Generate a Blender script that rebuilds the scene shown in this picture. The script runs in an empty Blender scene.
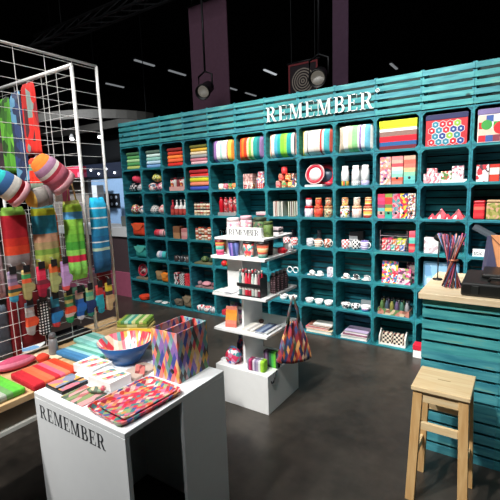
import bpy, bmesh, math, random
from mathutils import Vector, Matrix, Euler
random.seed(7)
C = bpy.context.scene.collection
SC = bpy.context.scene
PI = math.pi

# ------------------------------------------------------------------ camera, light, exposure
cd = bpy.data.cameras.new('camera'); cam = bpy.data.objects.new('camera', cd); C.objects.link(cam)
_yaw, _pit, _rol = -0.5925, 0.1543, -0.0332
_f = Vector((math.sin(_yaw)*math.cos(_pit), math.cos(_yaw)*math.cos(_pit), -math.sin(_pit)))
_r = Vector((math.cos(_yaw), -math.sin(_yaw), 0)); _u = _r.cross(_f)
_r2 = _r*math.cos(_rol) + _u*math.sin(_rol); _u2 = -_r*math.sin(_rol) + _u*math.cos(_rol)
cam.matrix_world = Matrix(((_r2.x, _u2.x, -_f.x, 4.832), (_r2.y, _u2.y, -_f.y, -3.937), (_r2.z, _u2.z, -_f.z, 1.633), (0, 0, 0, 1)))
cd.sensor_width = 36; cd.lens = 405.87/500*36; cd.clip_start = 0.02
SC.camera = cam
SC.view_settings.view_transform = 'Standard'; SC.view_settings.look = 'None'
SC.view_settings.gamma = 1; SC.view_settings.use_curve_mapping = False
SC.view_settings.exposure = 0.0
wd = bpy.data.worlds.new('world'); SC.world = wd; wd.use_nodes = True
wd.node_tree.nodes['Background'].inputs[0].default_value = (.5, .55, .6, 1)
wd.node_tree.nodes['Background'].inputs[1].default_value = 0.02

def spot(name, loc, to, power, size, blend=.5, rad=.12, col=(1, .97, .92)):
    l = bpy.data.lights.new(name, 'SPOT'); l.energy = power; l.spot_size = math.radians(size); l.spot_blend = blend
    l.shadow_soft_size = rad; l.color = col
    o = bpy.data.objects.new(name, l); C.objects.link(o); o.location = loc
    o.rotation_euler = (Vector(to)-Vector(loc)).to_track_quat('-Z', 'Y').to_euler()
    return o
def area(name, loc, to, power, sx, sy, col=(1, 1, 1)):
    l = bpy.data.lights.new(name, 'AREA'); l.energy = power; l.shape = 'RECTANGLE'; l.size = sx; l.size_y = sy; l.color = col
    o = bpy.data.objects.new(name, l); C.objects.link(o); o.location = loc
    o.rotation_euler = (Vector(to)-Vector(loc)).to_track_quat('-Z', 'Y').to_euler()
    return o
spot('booth_spot', (3.0, -2.7, 5.0), (3.3, 0, 1.7), 1150, 56, .8, .10)
spot('booth_spot', (4.5, -2.6, 5.0), (4.7, 0, 1.8), 560, 50, .8, .10)
spot('booth_spot', (0.9, -2.7, 5.0), (1.2, 0, 1.4), 560, 56, .8, .12)
spot('booth_spot', (2.2, -5.2, 4.8), (3.1, -2.2, .8), 720, 50, .8, .12)
spot('booth_spot', (4.2, -4.9, 4.8), (2.6, -2.6, 1.3), 720, 36, .8, .12)
spot('booth_spot', (3.2, -5.4, 5.0), (4.6, -1.5, .7), 650, 36, .8, .12)
spot('hall_spot', (-3.2, -1.5, 5.0), (-4.0, 2.2, 1.0), 1500, 84, .8, .2, (.92, .96, 1))
area('hall_fill', (2.5, -4.5, 6.6), (2.5, -1.5, 0), 230, 6, 4, (.93, .97, 1))  # added unseen area lamp giving soft overhead fill

# ------------------------------------------------------------------ materials
def lin(h):
    h = h.lstrip('#'); out = []
    for i in (0, 2, 4):
        c = int(h[i:i+2], 16)/255
        out.append(c/12.92 if c <= .04045 else ((c+.055)/1.055)**2.4)
    return (*out, 1)
MC = {}
def newmat(key):
    m = bpy.data.materials.new(key); m.use_nodes = True
    nt = m.node_tree; return m, nt, nt.nodes['Principled BSDF']
def N(nt, t, **kw):
    n = nt.nodes.new(t)
    for k, v in kw.items(): setattr(n, k, v)
    return n
def mix_noise(nt, col, bs, amt, scale, detail=4, coord='Object', stretch=(1, 1, 1)):
    tc = N(nt, 'ShaderNodeTexCoord'); mp = N(nt, 'ShaderNodeMapping'); mp.inputs['Scale'].default_value = stretch
    nz = N(nt, 'ShaderNodeTexNoise'); nz.inputs['Scale'].default_value = scale; nz.inputs['Detail'].default_value = detail
    nt.links.new(tc.outputs[coord], mp.inputs['Vector']); nt.links.new(mp.outputs[0], nz.inputs['Vector'])
    hv = N(nt, 'ShaderNodeHueSaturation')
    mr = N(nt, 'ShaderNodeMapRange'); mr.inputs['From Min'].default_value = .3; mr.inputs['From Max'].default_value = .7
    mr.inputs['To Min'].default_value = 1-amt; mr.inputs['To Max'].default_value = 1+amt
    nt.links.new(nz.outputs['Fac'], mr.inputs['Value']); nt.links.new(mr.outputs[0], hv.inputs['Value'])
    if isinstance(col, tuple): hv.inputs['Color'].default_value = col
    else: nt.links.new(col, hv.inputs['Color'])
    nt.links.new(hv.outputs[0], bs.inputs['Base Color'])
    return nz
def flat(h, rough=.55, amt=.06, scale=18, metal=0, coat=0):
    k = ('flat', h, rough, amt, metal, coat)
    if k in MC: return MC[k]
    m, nt, bs = newmat('paint_'+h.strip('#')); bs.inputs['Roughness'].default_value = rough; bs.inputs['Metallic'].default_value = metal
    bs.inputs['Coat Weight'].default_value = coat
    mix_noise(nt, lin(h), bs, amt, scale)
    MC[k] = m; return m
def ramp(nt, cols, ws=None):
    cr = N(nt, 'ShaderNodeValToRGB'); r = cr.color_ramp; r.interpolation = 'CONSTANT'
    ws = ws or [1]*len(cols); tot = sum(ws); p = 0
    for i, c in enumerate(cols):
        e = r.elements[0] if i == 0 else (r.elements[1] if i == 1 else r.elements.new(min(p, .999)))
        e.position = min(p, .999); e.color = lin(c); p += ws[i]/tot
    if len(cols) == 1: r.elements[1].color = lin(cols[0])
    return cr
def stripes(cols, axis='X', ws=None, rough=.8, rep=1):
    k = ('str', tuple(cols), axis, tuple(ws or ()), rough, rep)
    if k in MC: return MC[k]
    m, nt, bs = newmat('striped_print'); bs.inputs['Roughness'].default_value = rough
    tc = N(nt, 'ShaderNodeTexCoord'); sp = N(nt, 'ShaderNodeSeparateXYZ'); nt.links.new(tc.outputs['Generated'], sp.inputs[0])
    src = sp.outputs[axis]
    if rep != 1:
        mu = N(nt, 'ShaderNodeMath', operation='MULTIPLY'); mu.inputs[1].default_value = rep; nt.links.new(src, mu.inputs[0])
        fr = N(nt, 'ShaderNodeMath', operation='FRACT'); nt.links.new(mu.outputs[0], fr.inputs[0]); src = fr.outputs[0]
    cr = ramp(nt, cols, ws); nt.links.new(src, cr.inputs['Fac'])
    mix_noise(nt, cr.outputs[0], bs, .10, 60)
    MC[k] = m; return m
def diamonds(cols, v1, v2, rough=.5, off=0.0):
    """harlequin print: cells of the lattice spanned by the two direction vectors (object space, cells per metre)"""
    k = ('dia', tuple(cols), v1, v2, rough, off)
    if k in MC: return MC[k]
    m, nt, bs = newmat('harlequin_print'); bs.inputs['Roughness'].default_value = rough
    tc = N(nt, 'ShaderNodeTexCoord'); cb = N(nt, 'ShaderNodeCombineXYZ')
    for i, v in enumerate((v1, v2)):
        d = N(nt, 'ShaderNodeVectorMath', operation='DOT_PRODUCT'); d.inputs[1].default_value = v
        nt.links.new(tc.outputs['Object'], d.inputs[0])
        a = N(nt, 'ShaderNodeMath', operation='ADD'); a.inputs[1].default_value = .37+off; nt.links.new(d.outputs['Value'], a.inputs[0])
        fl = N(nt, 'ShaderNodeMath', operation='FLOOR'); nt.links.new(a.outputs[0], fl.inputs[0]); nt.links.new(fl.outputs[0], cb.inputs[i])
    wn = N(nt, 'ShaderNodeTexWhiteNoise', noise_dimensions='3D'); nt.links.new(cb.outputs[0], wn.inputs['Vector'])
    cr = ramp(nt, cols); nt.links.new(wn.outputs['Value'], cr.inputs['Fac'])
    mix_noise(nt, cr.outputs[0], bs, .12, 50)
    MC[k] = m; return m
def cells(cols, scale, rough=.6, rnd=1.0, stretch=(1, 1, 1)):
    k = ('cel', tuple(cols), scale, rough, rnd, stretch)
    if k in MC: return MC[k]
    m, nt, bs = newmat('mosaic_print'); bs.inputs['Roughness'].default_value = rough
    tc = N(nt, 'ShaderNodeTexCoord'); mp = N(nt, 'ShaderNodeMapping'); mp.inputs['Scale'].default_value = stretch
    vo = N(nt, 'ShaderNodeTexVoronoi'); vo.inputs['Scale'].default_value = scale; vo.inputs['Randomness'].default_value = rnd
    nt.links.new(tc.outputs['Object'], mp.inputs[0]); nt.links.new(mp.outputs[0], vo.inputs['Vector'])
    sp = N(nt, 'ShaderNodeSeparateColor'); nt.links.new(vo.outputs['Color'], sp.inputs[0])
    cr = ramp(nt, cols); nt.links.new(sp.outputs[0], cr.inputs['Fac'])
    nt.links.new(cr.outputs[0], bs.inputs['Base Color'])
    MC[k] = m; return m
def dots(base, dot, scale, rad=.28, rough=.6):
    k = ('dot', base, dot, scale, rad)
    if k in MC: return MC[k]
    m, nt, bs = newmat('dotted_print'); bs.inputs['Roughness'].default_value = rough
    tc = N(nt, 'ShaderNodeTexCoord'); vo = N(nt, 'ShaderNodeTexVoronoi', voronoi_dimensions='2D'); vo.inputs['Scale'].default_value = scale; vo.inputs['Randomness'].default_value = 0
    sx = N(nt, 'ShaderNodeSeparateXYZ'); cx = N(nt, 'ShaderNodeCombineXYZ'); nt.links.new(tc.outputs['Object'], sx.inputs[0])
    nt.links.new(sx.outputs['X'], cx.inputs['X']); nt.links.new(sx.outputs['Z'], cx.inputs['Y']); nt.links.new(cx.outputs[0], vo.inputs['Vector'])
    lt = N(nt, 'ShaderNodeMath', operation='LESS_THAN'); lt.inputs[1].default_value = rad; nt.links.new(vo.outputs['Distance'], lt.inputs[0])
    mx = N(nt, 'ShaderNodeMix', data_type='RGBA'); mx.inputs[6].default_value = lin(base); mx.inputs[7].default_value = lin(dot)
    nt.links.new(lt.outputs[0], mx.inputs[0]); nt.links.new(mx.outputs[2], bs.inputs['Base Color'])
    MC[k] = m; return m
def check(a, b, scale, rough=.6):
    k = ('chk', a, b, scale)
    if k in MC: return MC[k]
    m, nt, bs = newmat('checked_print'); bs.inputs['Roughness'].default_value = rough
    tc = N(nt, 'ShaderNodeTexCoord'); ck = N(nt, 'ShaderNodeTexChecker'); ck.inputs['Scale'].default_value = scale
    ck.inputs[1].default_value = lin(a); ck.inputs[2].default_value = lin(b)
    nt.links.new(tc.outputs['Object'], ck.inputs['Vector']); nt.links.new(ck.outputs[0], bs.inputs['Base Color'])
    MC[k] = m; return m
def wood(light, dark, axis='X', rough=.5, scale=7):
    k = ('wood', light, dark, axis)
    if k in MC: return MC[k]
    m, nt, bs = newmat('wood_grain'); bs.inputs['Roughness'].default_value = rough
    st = {'X': (1, 9, 9), 'Y': (9, 1, 9), 'Z': (9, 9, 1)}[axis]
    tc = N(nt, 'ShaderNodeTexCoord'); mp = N(nt, 'ShaderNodeMapping'); mp.inputs['Scale'].default_value = st
    nz = N(nt, 'ShaderNodeTexNoise'); nz.inputs['Scale'].default_value = scale; nz.inputs['Detail'].default_value = 5
    nt.links.new(tc.outputs['Object'], mp.inputs[0]); nt.links.new(mp.outputs[0], nz.inputs['Vector'])
    cr = N(nt, 'ShaderNodeValToRGB'); cr.color_ramp.elements[0].position = .3; cr.color_ramp.elements[1].position = .7
    cr.color_ramp.elements[0].color = lin(dark); cr.color_ramp.elements[1].color = lin(light)
    nt.links.new(nz.outputs['Fac'], cr.inputs['Fac']); nt.links.new(cr.outputs[0], bs.inputs['Base Color'])
    MC[k] = m; return m
def teal(axis='X', c1='#115360', c2='#268a96', c3='#4fa29c', rough=.6):
    """painted softwood: grain along the board, knots, and a different tint on every crate"""
    k = ('teal', axis, c1, c2, c3)
    if k in MC: return MC[k]
    m, nt, bs = newmat('teal_painted_wood'); bs.inputs['Roughness'].default_value = rough
    st = {'X': (1, 8, 8), 'Y': (8, 1, 8), 'Z': (8, 8, 1)}[axis]
    tc = N(nt, 'ShaderNodeTexCoord'); oi = N(nt, 'ShaderNodeObjectInfo')
    ad = N(nt, 'ShaderNodeVectorMath', operation='ADD'); sc = N(nt, 'ShaderNodeMath', operation='MULTIPLY'); sc.inputs[1].default_value = 30
    nt.links.new(oi.outputs['Random'], sc.inputs[0]); nt.links.new(tc.outputs['Object'], ad.inputs[0]); nt.links.new(sc.outputs[0], ad.inputs[1])
    mp = N(nt, 'ShaderNodeMapping'); mp.inputs['Scale'].default_value = st; nt.links.new(ad.outputs[0], mp.inputs[0])
    nz = N(nt, 'ShaderNodeTexNoise'); nz.inputs['Scale'].default_value = 5; nz.inputs['Detail'].default_value = 6; nt.links.new(mp.outputs[0], nz.inputs['Vector'])
    cr = N(nt, 'ShaderNodeValToRGB'); e = cr.color_ramp.elements
    e[0].position = .3; e[0].color = lin(c1); e[1].position = .62; e[1].color = lin(c2); x = e.new(.8); x.color = lin(c3)
    nt.links.new(nz.outputs['Fac'], cr.inputs['Fac'])
    hv = N(nt, 'ShaderNodeHueSaturation'); mr = N(nt, 'ShaderNodeMapRange'); mr.inputs['To Min'].default_value = .485; mr.inputs['To Max'].default_value = .515
    nt.links.new(oi.outputs['Random'], mr.inputs['Value']); nt.links.new(mr.outputs[0], hv.inputs['Hue']); nt.links.new(cr.outputs[0], hv.inputs['Color'])
    vo = N(nt, 'ShaderNodeTexVoronoi'); vo.inputs['Scale'].default_value = 3.2; nt.links.new(ad.outputs[0], vo.inputs['Vector'])
    lt = N(nt, 'ShaderNodeMapRange'); lt.inputs['From Min'].default_value = .045; lt.inputs['From Max'].default_value = .09; nt.links.new(vo.outputs['Distance'], lt.inputs['Value'])
    mx = N(nt, 'ShaderNodeMix', data_type='RGBA'); mx.inputs[6].default_value = lin('#0c3a3a'); nt.links.new(lt.outputs[0], mx.inputs[0]); nt.links.new(hv.outputs[0], mx.inputs[7])
    nt.links.new(mx.outputs[2], bs.inputs['Base Color'])
    MC[k] = m; return m
def glass(col='#dfeeee'):
    k = ('glass', col)
    if k in MC: return MC[k]
    m, nt, bs = newmat('clear_glass'); bs.inputs['Base Color'].default_value = lin(col); bs.inputs['Roughness'].default_value = .05
    bs.inputs['Transmission Weight'].default_value = 1; bs.inputs['IOR'].default_value = 1.3
    MC[k] = m; return m
def glow(col, s):
    k = ('glow', col, s)
    if k in MC: return MC[k]
    m, nt, bs = newmat('lamp_glow'); bs.inputs['Emission Color'].default_value = lin(col); bs.inputs['Emission Strength'].default_value = s
    MC[k] = m; return m
WHITE = flat('#f2f3f2', .4, .015); OFFW = flat('#e4e2da', .5, .03); BLACK = flat('#121316', .5); DGREY = flat('#33363a', .6)
METALW = flat('#e6e6e4', .3, .02, metal=.1); CHROME = flat('#b9bcc0', .2, .02, metal=1)

# ------------------------------------------------------------------ mesh builder
class B:
    def __init__(s): s.v = []; s.f = []; s.mi = []; s.m = 0; s.smooth = []
    def add(s, vs, fs, sm=False, M=None):
        n = len(s.v)
        s.v += [tuple(M @ Vector(p)) if M else tuple(p) for p in vs]
        for q in fs: s.f.append([i+n for i in q]); s.mi.append(s.m); s.smooth.append(sm)
        return s
    def box(s, x0, y0, z0, x1, y1, z1, M=None):
        v = [(x, y, z) for z in (z0, z1) for y in (y0, y1) for x in (x0, x1)]
        return s.add(v, [(0, 2, 3, 1), (4, 5, 7, 6), (0, 1, 5, 4), (1, 3, 7, 5), (3, 2, 6, 7), (2, 0, 4, 6)], M=M)
    def lathe(s, prof, seg=20, M=None, sx=1, sy=1, ring=False):
        v = []; f = []; n = len(prof)
        for r, z in prof:
            for k in range(seg):
                a = 2*PI*k/seg; v.append((r*math.cos(a)*sx, r*math.sin(a)*sy, z))
        for i in range(n-1):
            for k in range(seg):
                k2 = (k+1) % seg; f.append((i*seg+k, i*seg+k2, (i+1)*seg+k2, (i+1)*seg+k))
        if ring:
            for k in range(seg): k2 = (k+1) % seg; f.append(((n-1)*seg+k, (n-1)*seg+k2, k2, k))
        else: f.append(tuple(range(seg-1, -1, -1))); f.append(tuple((n-1)*seg+k for k in range(seg)))
        return s.add(v, f, True, M)
    def tube(s, pts, r, seg=8, M=None):
        pts = [Vector(p) for p in pts]; v = []; f = []
        rs = r if isinstance(r, (list, tuple)) else [r]*len(pts)
        for i, p in enumerate(pts):
            d = (pts[min(i+1, len(pts)-1)]-pts[max(i-1, 0)]).normalized()
            a = Vector((0, 0, 1)) if abs(d.z) < .9 else Vector((1, 0, 0))
            x = d.cross(a).normalized(); y = d.cross(x)
            for k in range(seg):
                t = 2*PI*k/seg; v.append(p+x*rs[i]*math.cos(t)+y*rs[i]*math.sin(t))
        for i in range(len(pts)-1):
            for k in range(seg):
                k2 = (k+1) % seg; f.append((i*seg+k, i*seg+k2, (i+1)*seg+k2, (i+1)*seg+k))
        f.append(tuple(range(seg-1, -1, -1))); f.append(tuple((len(pts)-1)*seg+k for k in range(seg)))
        return s.add(v, f, seg > 5, M)
    def prism(s, poly, a0, a1, axis='Y', M=None):
        """poly in the plane across the axis: Y -> (x, z), X -> (y, z), Z -> (x, y)"""
        n = len(poly)
        def P(p, a): return {'Y': (p[0], a, p[1]), 'X': (a, p[0], p[1]), 'Z': (p[0], p[1], a)}[axis]
        v = [P(p, a0) for p in poly]+[P(p, a1) for p in poly]
        f = [tuple(range(n)), tuple(range(2*n-1, n-1, -1))]+[(i, i+n, (i+1) % n+n, (i+1) % n) for i in range(n)]
        return s.add(v, f, False, M)
    def build(s, name, bevel=0, seg=2, mats=None, autosm=False):
        me = bpy.data.meshes.new(name); me.from_pydata(s.v, [], s.f); me.update()
        for i, p in enumerate(me.polygons): p.material_index = s.mi[i]; p.use_smooth = s.smooth[i]
        bm = bmesh.new(); bm.from_mesh(me); bmesh.ops.recalc_face_normals(bm, faces=bm.faces)
        if bevel: bmesh.ops.bevel(bm, geom=bm.edges[:], offset=bevel, segments=seg, affect='EDGES', profile=.5, clamp_overlap=True)
        bm.to_mesh(me); bm.free()
        if mats:
            for m in mats: me.materials.append(m)
        else: me.materials.append(None)
        return me
MESH = {}
def mesh(key, fn, **kw):
    if key not in MESH: MESH[key] = fn().build(key[0] if isinstance(key, tuple) else key, **kw)
    return MESH[key]
def ob(name, me, mat=None, parent=None, loc=(0, 0, 0), rot=(0, 0, 0), label=None):
    o = bpy.data.objects.new(name, me); C.objects.link(o); o.location = loc; o.rotation_euler = rot
    if mat is not None and me is not None:
        o.material_slots[0].link = 'OBJECT'; o.material_slots[0].material = mat
    if parent: o.parent = parent
    if label: o['label'] = label
    return o
def tag(o, label, cat, group=None, kind=None):
    o['label'] = label; o['category'] = cat
    if group: o['group'] = group
    if kind: o['kind'] = kind
    return o
def thing(name, label, cat, loc=(0, 0, 0), rot=(0, 0, 0), group=None):
    o = bpy.data.objects.new(name, None); o.empty_display_size = .05; C.objects.link(o); o.location = loc; o.rotation_euler = rot
    return tag(o, label, cat, group)
def solo(name, me, mat, label, cat, loc=(0, 0, 0), rot=(0, 0, 0), group=None):
    return tag(ob(name, me, mat, None, loc, rot), label, cat, group)
def struct(name, me, mat, loc=(0, 0, 0), rot=(0, 0, 0)):
    o = ob(name, me, mat, None, loc, rot); o['kind'] = 'structure'; return o
def bx(x0, y0, z0, x1, y1, z1): return B().box(x0, y0, z0, x1, y1, z1)
def cbox(sx, sy, sz, bevel=0):           # box standing on z=0, centred in x, front face at y=0
    return mesh(('box', round(sx, 4), round(sy, 4), round(sz, 4), bevel), lambda: bx(-sx/2, 0, 0, sx/2, sy, sz), bevel=bevel)
ORD = ['first', 'second', 'third', 'fourth', 'fifth', 'sixth', 'seventh', 'eighth', 'ninth', 'tenth', 'eleventh', 'twelfth', 'thirteenth']
ROWN = ['top', 'second', 'third', 'fourth', 'fifth', 'sixth', 'bottom']
def nth(i, n):
    if n == 1: return ''
    if i == 0: return 'leftmost'
    if i == n-1: return 'rightmost'
    return ORD[i]+' from left'

# ------------------------------------------------------------------ the hall (setting)
fm, nt, bs = newmat('polished_concrete')
tc = N(nt, 'ShaderNodeTexCoord'); n1 = N(nt, 'ShaderNodeTexNoise'); n1.inputs['Scale'].default_value = 1.6; n1.inputs['Detail'].default_value = 8; n1.inputs['Roughness'].default_value = .65
n2 = N(nt, 'ShaderNodeTexNoise'); n2.inputs['Scale'].default_value = 14; n2.inputs['Detail'].default_value = 6
nt.links.new(tc.outputs['Object'], n1.inputs['Vector']); nt.links.new(tc.outputs['Object'], n2.inputs['Vector'])
ma = N(nt, 'ShaderNodeMath', operation='MULTIPLY_ADD'); ma.inputs[1].default_value = .35; nt.links.new(n2.outputs['Fac'], ma.inputs[0]); nt.links.new(n1.outputs['Fac'], ma.inputs[2])
cr = N(nt, 'ShaderNodeValToRGB'); cr.color_ramp.elements[0].position = .45; cr.color_ramp.elements[0].color = lin('#211e1b'); cr.color_ramp.elements[1].position = .9; cr.color_ramp.elements[1].color = lin('#4a433c')
nt.links.new(ma.outputs[0], cr.inputs['Fac']); nt.links.new(cr.outputs[0], bs.inputs['Base Color'])
mr = N(nt, 'ShaderNodeMapRange'); mr.inputs['To Min'].default_value = .22; mr.inputs['To Max'].default_value = .5; nt.links.new(n1.outputs['Fac'], mr.inputs['Value']); nt.links.new(mr.outputs[0], bs.inputs['Roughness'])
struct('floor', bx(-15, -9, -.1, 10, 24, 0).build('floor'), fm)
HALL = flat('#0d0d10', .9, .2, 1)
struct('ceiling', bx(-15, -9, 7.6, 10, 24, 7.8).build('ceiling'), HALL)
struct('wall_back', bx(-15, 24, 0, 10, 24.2, 7.6).build('wall_back'), HALL)
struct('wall_left', bx(-15.2, -9, 0, -15, 24, 7.6).build('wall_left'), HALL)
struct('wall_right', bx(10, -9, 0, 10.2, 24, 7.6).build('wall_right'), HALL)
struct('wall_front', bx(-15, -9.2, 0, 10, -9, 7.6).build('wall_front'), HALL)
# ------------------------------------------------------------------ teal crates
W, H, T, TB, D = .4044, .32, .0145, .0115, .28
CW, CH = W-.001, H-.0008
TX, TY = teal('X'), teal('Y')
TW = teal('X', '#22737f', '#469a9e', '#80b09c')          # thinner wash on the boards turned outward
TF = teal('X', '#2f8796', '#55b0b6', '#8abb9c')          # same teal lightened to stand in for stronger light on the counter front
def slats(w, h, n, y0, y1, gap=.013):
    b = B(); p = (h+gap)/n
    for i in range(n): b.box(0, y0, i*p, w, y1, i*p+p-gap)
    return b
def brace(sx, sz, s=.028):
    pts = [(0, 0), (s, 0)]
    for k in range(1, 6):
        a = PI/2*k/6; pts.append((s-s*math.sin(a)*.78, s-s*math.cos(a)*.78))
    pts.append((0, s))
    return B().prism([(sx*x, sz*z) for x, z in pts], .002, .02)
def crate(name, label, loc, rz=0, group=None, h=CH, nslat=5, front_open=True):
    t = thing(name, label, 'crate', loc, (0, 0, rz), group)
    ob('side_panel', mesh(('side_panel', h), lambda: bx(0, 0, TB, T, D-.012, h-TB), bevel=.0015), TY, t)
    ob('side_panel', MESH[('side_panel', h)], TY, t, (CW-T, 0, 0))
    ob('bottom_panel', mesh(('bottom_panel', h), lambda: bx(0, 0, 0, CW, D-.012, TB), bevel=.0015), TX, t)
    ob('top_panel', MESH[('bottom_panel', h)], TX, t, (0, 0, h-TB))
    ob('back_panel', mesh(('back_panel', h, nslat, name), lambda: slats(CW, h, nslat, D-.012, D, .018 if name == 'counter_crate' else .013)), TF if name == 'counter_crate' else TX, t)
    for sx, sz, x, z in ((1, 1, T, TB), (-1, 1, CW-T, TB), (1, -1, T, h-TB), (-1, -1, CW-T, h-TB)):
        ob('corner_brace', mesh(('corner_brace', sx, sz), lambda: brace(sx, sz)), TX, t, (x, 0, z))
    return t
NCOL = 13
HOLDS = {}
def build_wall():
    for r in range(7):
        for c in range(NCOL):
            h = HOLDS.get((c, r))
            lab = f"teal crate {'holding '+h+', ' if h else ''}{ORD[c]} from left, {ROWN[r]} row"
            crate('wooden_crate', lab, (c*W, 0, (6-r)*H))
    for c in range(NCOL):
        t = thing('slatted_crate', f'teal slatted crate turned back outward atop the wall, {ORD[c]} from the left', 'crate', (c*W, 0, 7*H))
        hh = .348; p = hh/5
        for i in range(5):
            ob('board', mesh(('board', i), lambda: bx(.0005, 0, 0, CW, .010, p-.024), bevel=.0015), TW, t, (0, 0, i*p+.011))
        for x in (0.0005, CW-T): ob('upright', mesh('upright', lambda: bx(0, 0.0105, .002, T, .2, hh-.002)), TY, t, (x, 0, 0))
        ob('dark_backing', mesh('dark_backing', lambda: bx(.001, .2005, .002, CW, .212, hh-.002)), flat('#10302f', .8), t)  # dark sheet added behind the boards so the gaps look dark

# ------------------------------------------------------------------ serif lettering
def glyph(ch):
    """high-contrast serif capitals, unit height, returned with their width"""
    b = []
    def R(x0, z0, x1, z1): b.append([(x0, z0), (x1, z0), (x1, z1), (x0, z1)])
    def bowl(cx, cz, ro, so, ri, si, n=10):
        P = lambda r, s, a: (cx+r*math.sin(a), cz+s*math.cos(a))
        for k in range(n):
            a0, a1 = PI*k/n, PI*(k+1)/n
            b.append([P(ri, si, a0), P(ro, so, a0), P(ro, so, a1), P(ri, si, a1)])
    if ch in 'RBE':
        R(.09, 0, .24, 1); R(0, 0, .33 if ch == 'R' else .3, .04); R(0, .96, .3, 1)
    if ch == 'E':
        R(.24, .96, .62, 1); R(.24, 0, .64, .04); R(.24, .49, .45, .53); R(.43, .37, .465, .65)
        b.append([(.62, .72), (.62, 1), (.5, 1), (.59, .94)]); b.append([(.66, .3), (.64, 0), (.5, 0), (.6, .07)])
        return b, .66
    if ch == 'R':
        R(.24, .96, .38, 1); R(.24, .48, .38, .52); bowl(.38, .74, .28, .26, .13, .22)
        b.append([(.36, .5), (.5, .5), (.74, .03), (.6, .0)]); R(.6, 0, .82, .04)
        return b, .82
    if ch == 'B':
        R(.24, .96, .38, 1); R(.24, .49, .4, .53); R(.24, 0, .4, .04); bowl(.37, .755, .26, .245, .12, .205); bowl(.39, .265, .31, .265, .155, .225)
        return b, .7
    if ch == 'M':
        R(.1, 0, .14, 1); R(0, 0, .26, .04); R(0, .96, .2, 1)
        b.append([(.12, 1), (.29, 1), (.57, .1), (.5, .0)]); b.append([(.5, 0), (.55, .0), (.83, 1), (.78, 1)])
        R(.78, 0, .93, 1); R(.68, 0, 1.03, .04); R(.78, .96, 1.03, 1)
        return b, 1.03
def word(parent, text, width, height, depth, mat, x0=0, z0=0, y=0):
    ws = [glyph(c)[1] for c in text]; k = height
    gap = (width-sum(ws)*k)/(len(text)-1)
    x = x0
    for i, c in enumerate(text):
        def mk():
            bb = B()
            for j, p in enumerate(glyph(c)[0]): bb.prism([(q[0]*k, q[1]*k) for q in p], -depth, 0)
            return bb
        ob('letter_'+c.lower(), mesh(('letter', c, k, depth), mk), mat, parent, (x, y, z0))
        x += ws[i]*k+gap
t = thing('shop_lettering', 'large raised white serif lettering on the teal boards above the crates', 'sign', (2.46, -.001, 2.318))
word(t, 'REMEMBER', 1.165, .155, .012, flat('#f6f7f5', .4, .01), 0, 0)
def ring_mesh(r0, r1, d, n=24):
    b = B()
    for k in range(n):
        a0, a1 = 2*PI*k/n, 2*PI*(k+1)/n
        b.prism([(r0*math.cos(a0), r0*math.sin(a0)), (r1*math.cos(a0), r1*math.sin(a0)), (r1*math.cos(a1), r1*math.sin(a1)), (r0*math.cos(a1), r0*math.sin(a1))], -d, 0)
    return b
rg = ob('registered_mark', mesh('ring', lambda: ring_mesh(.014, .018, .006)), WHITE, t, (1.2, 0, .155))
def mkr():
    b = B()
    for p in glyph('R')[0]: b.prism([(q[0]*.016-.006, q[1]*.016-.008) for q in p], -.006, 0)
    return b
ob('letter_r', mesh('small_r', mkr), WHITE, rg)

# ------------------------------------------------------------------ counter on the right
CX0, CY0 = 4.378, -1.462
for r in range(3):
    for c in range(3):
        t = crate('counter_crate', f"teal crate with slatted back outward in the counter front, {['bottom','middle','top'][r]} row, {ORD[c]} from the left", (CX0+(c+1)*W-.001, CY0+D, r*H), PI)
for r in range(3):
    for c in range(3):
        crate('counter_crate', f"teal crate inside the counter facing the shelf wall, {['bottom','middle','top'][r]} row, {ORD[c]} from the left", (CX0+(c+1)*W-.001, CY0+2*D+.002, r*H), PI)
solo('worktop', mesh('counter_top', lambda: bx(0, 0, 0, 1.34, .645, .036), bevel=.003), wood('#f0dfbf', '#e2c9a0', 'X', .45), 'pale wooden counter top resting on the teal crates at right', 'counter', (CX0-.018, CY0-.04, 3*H))

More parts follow.
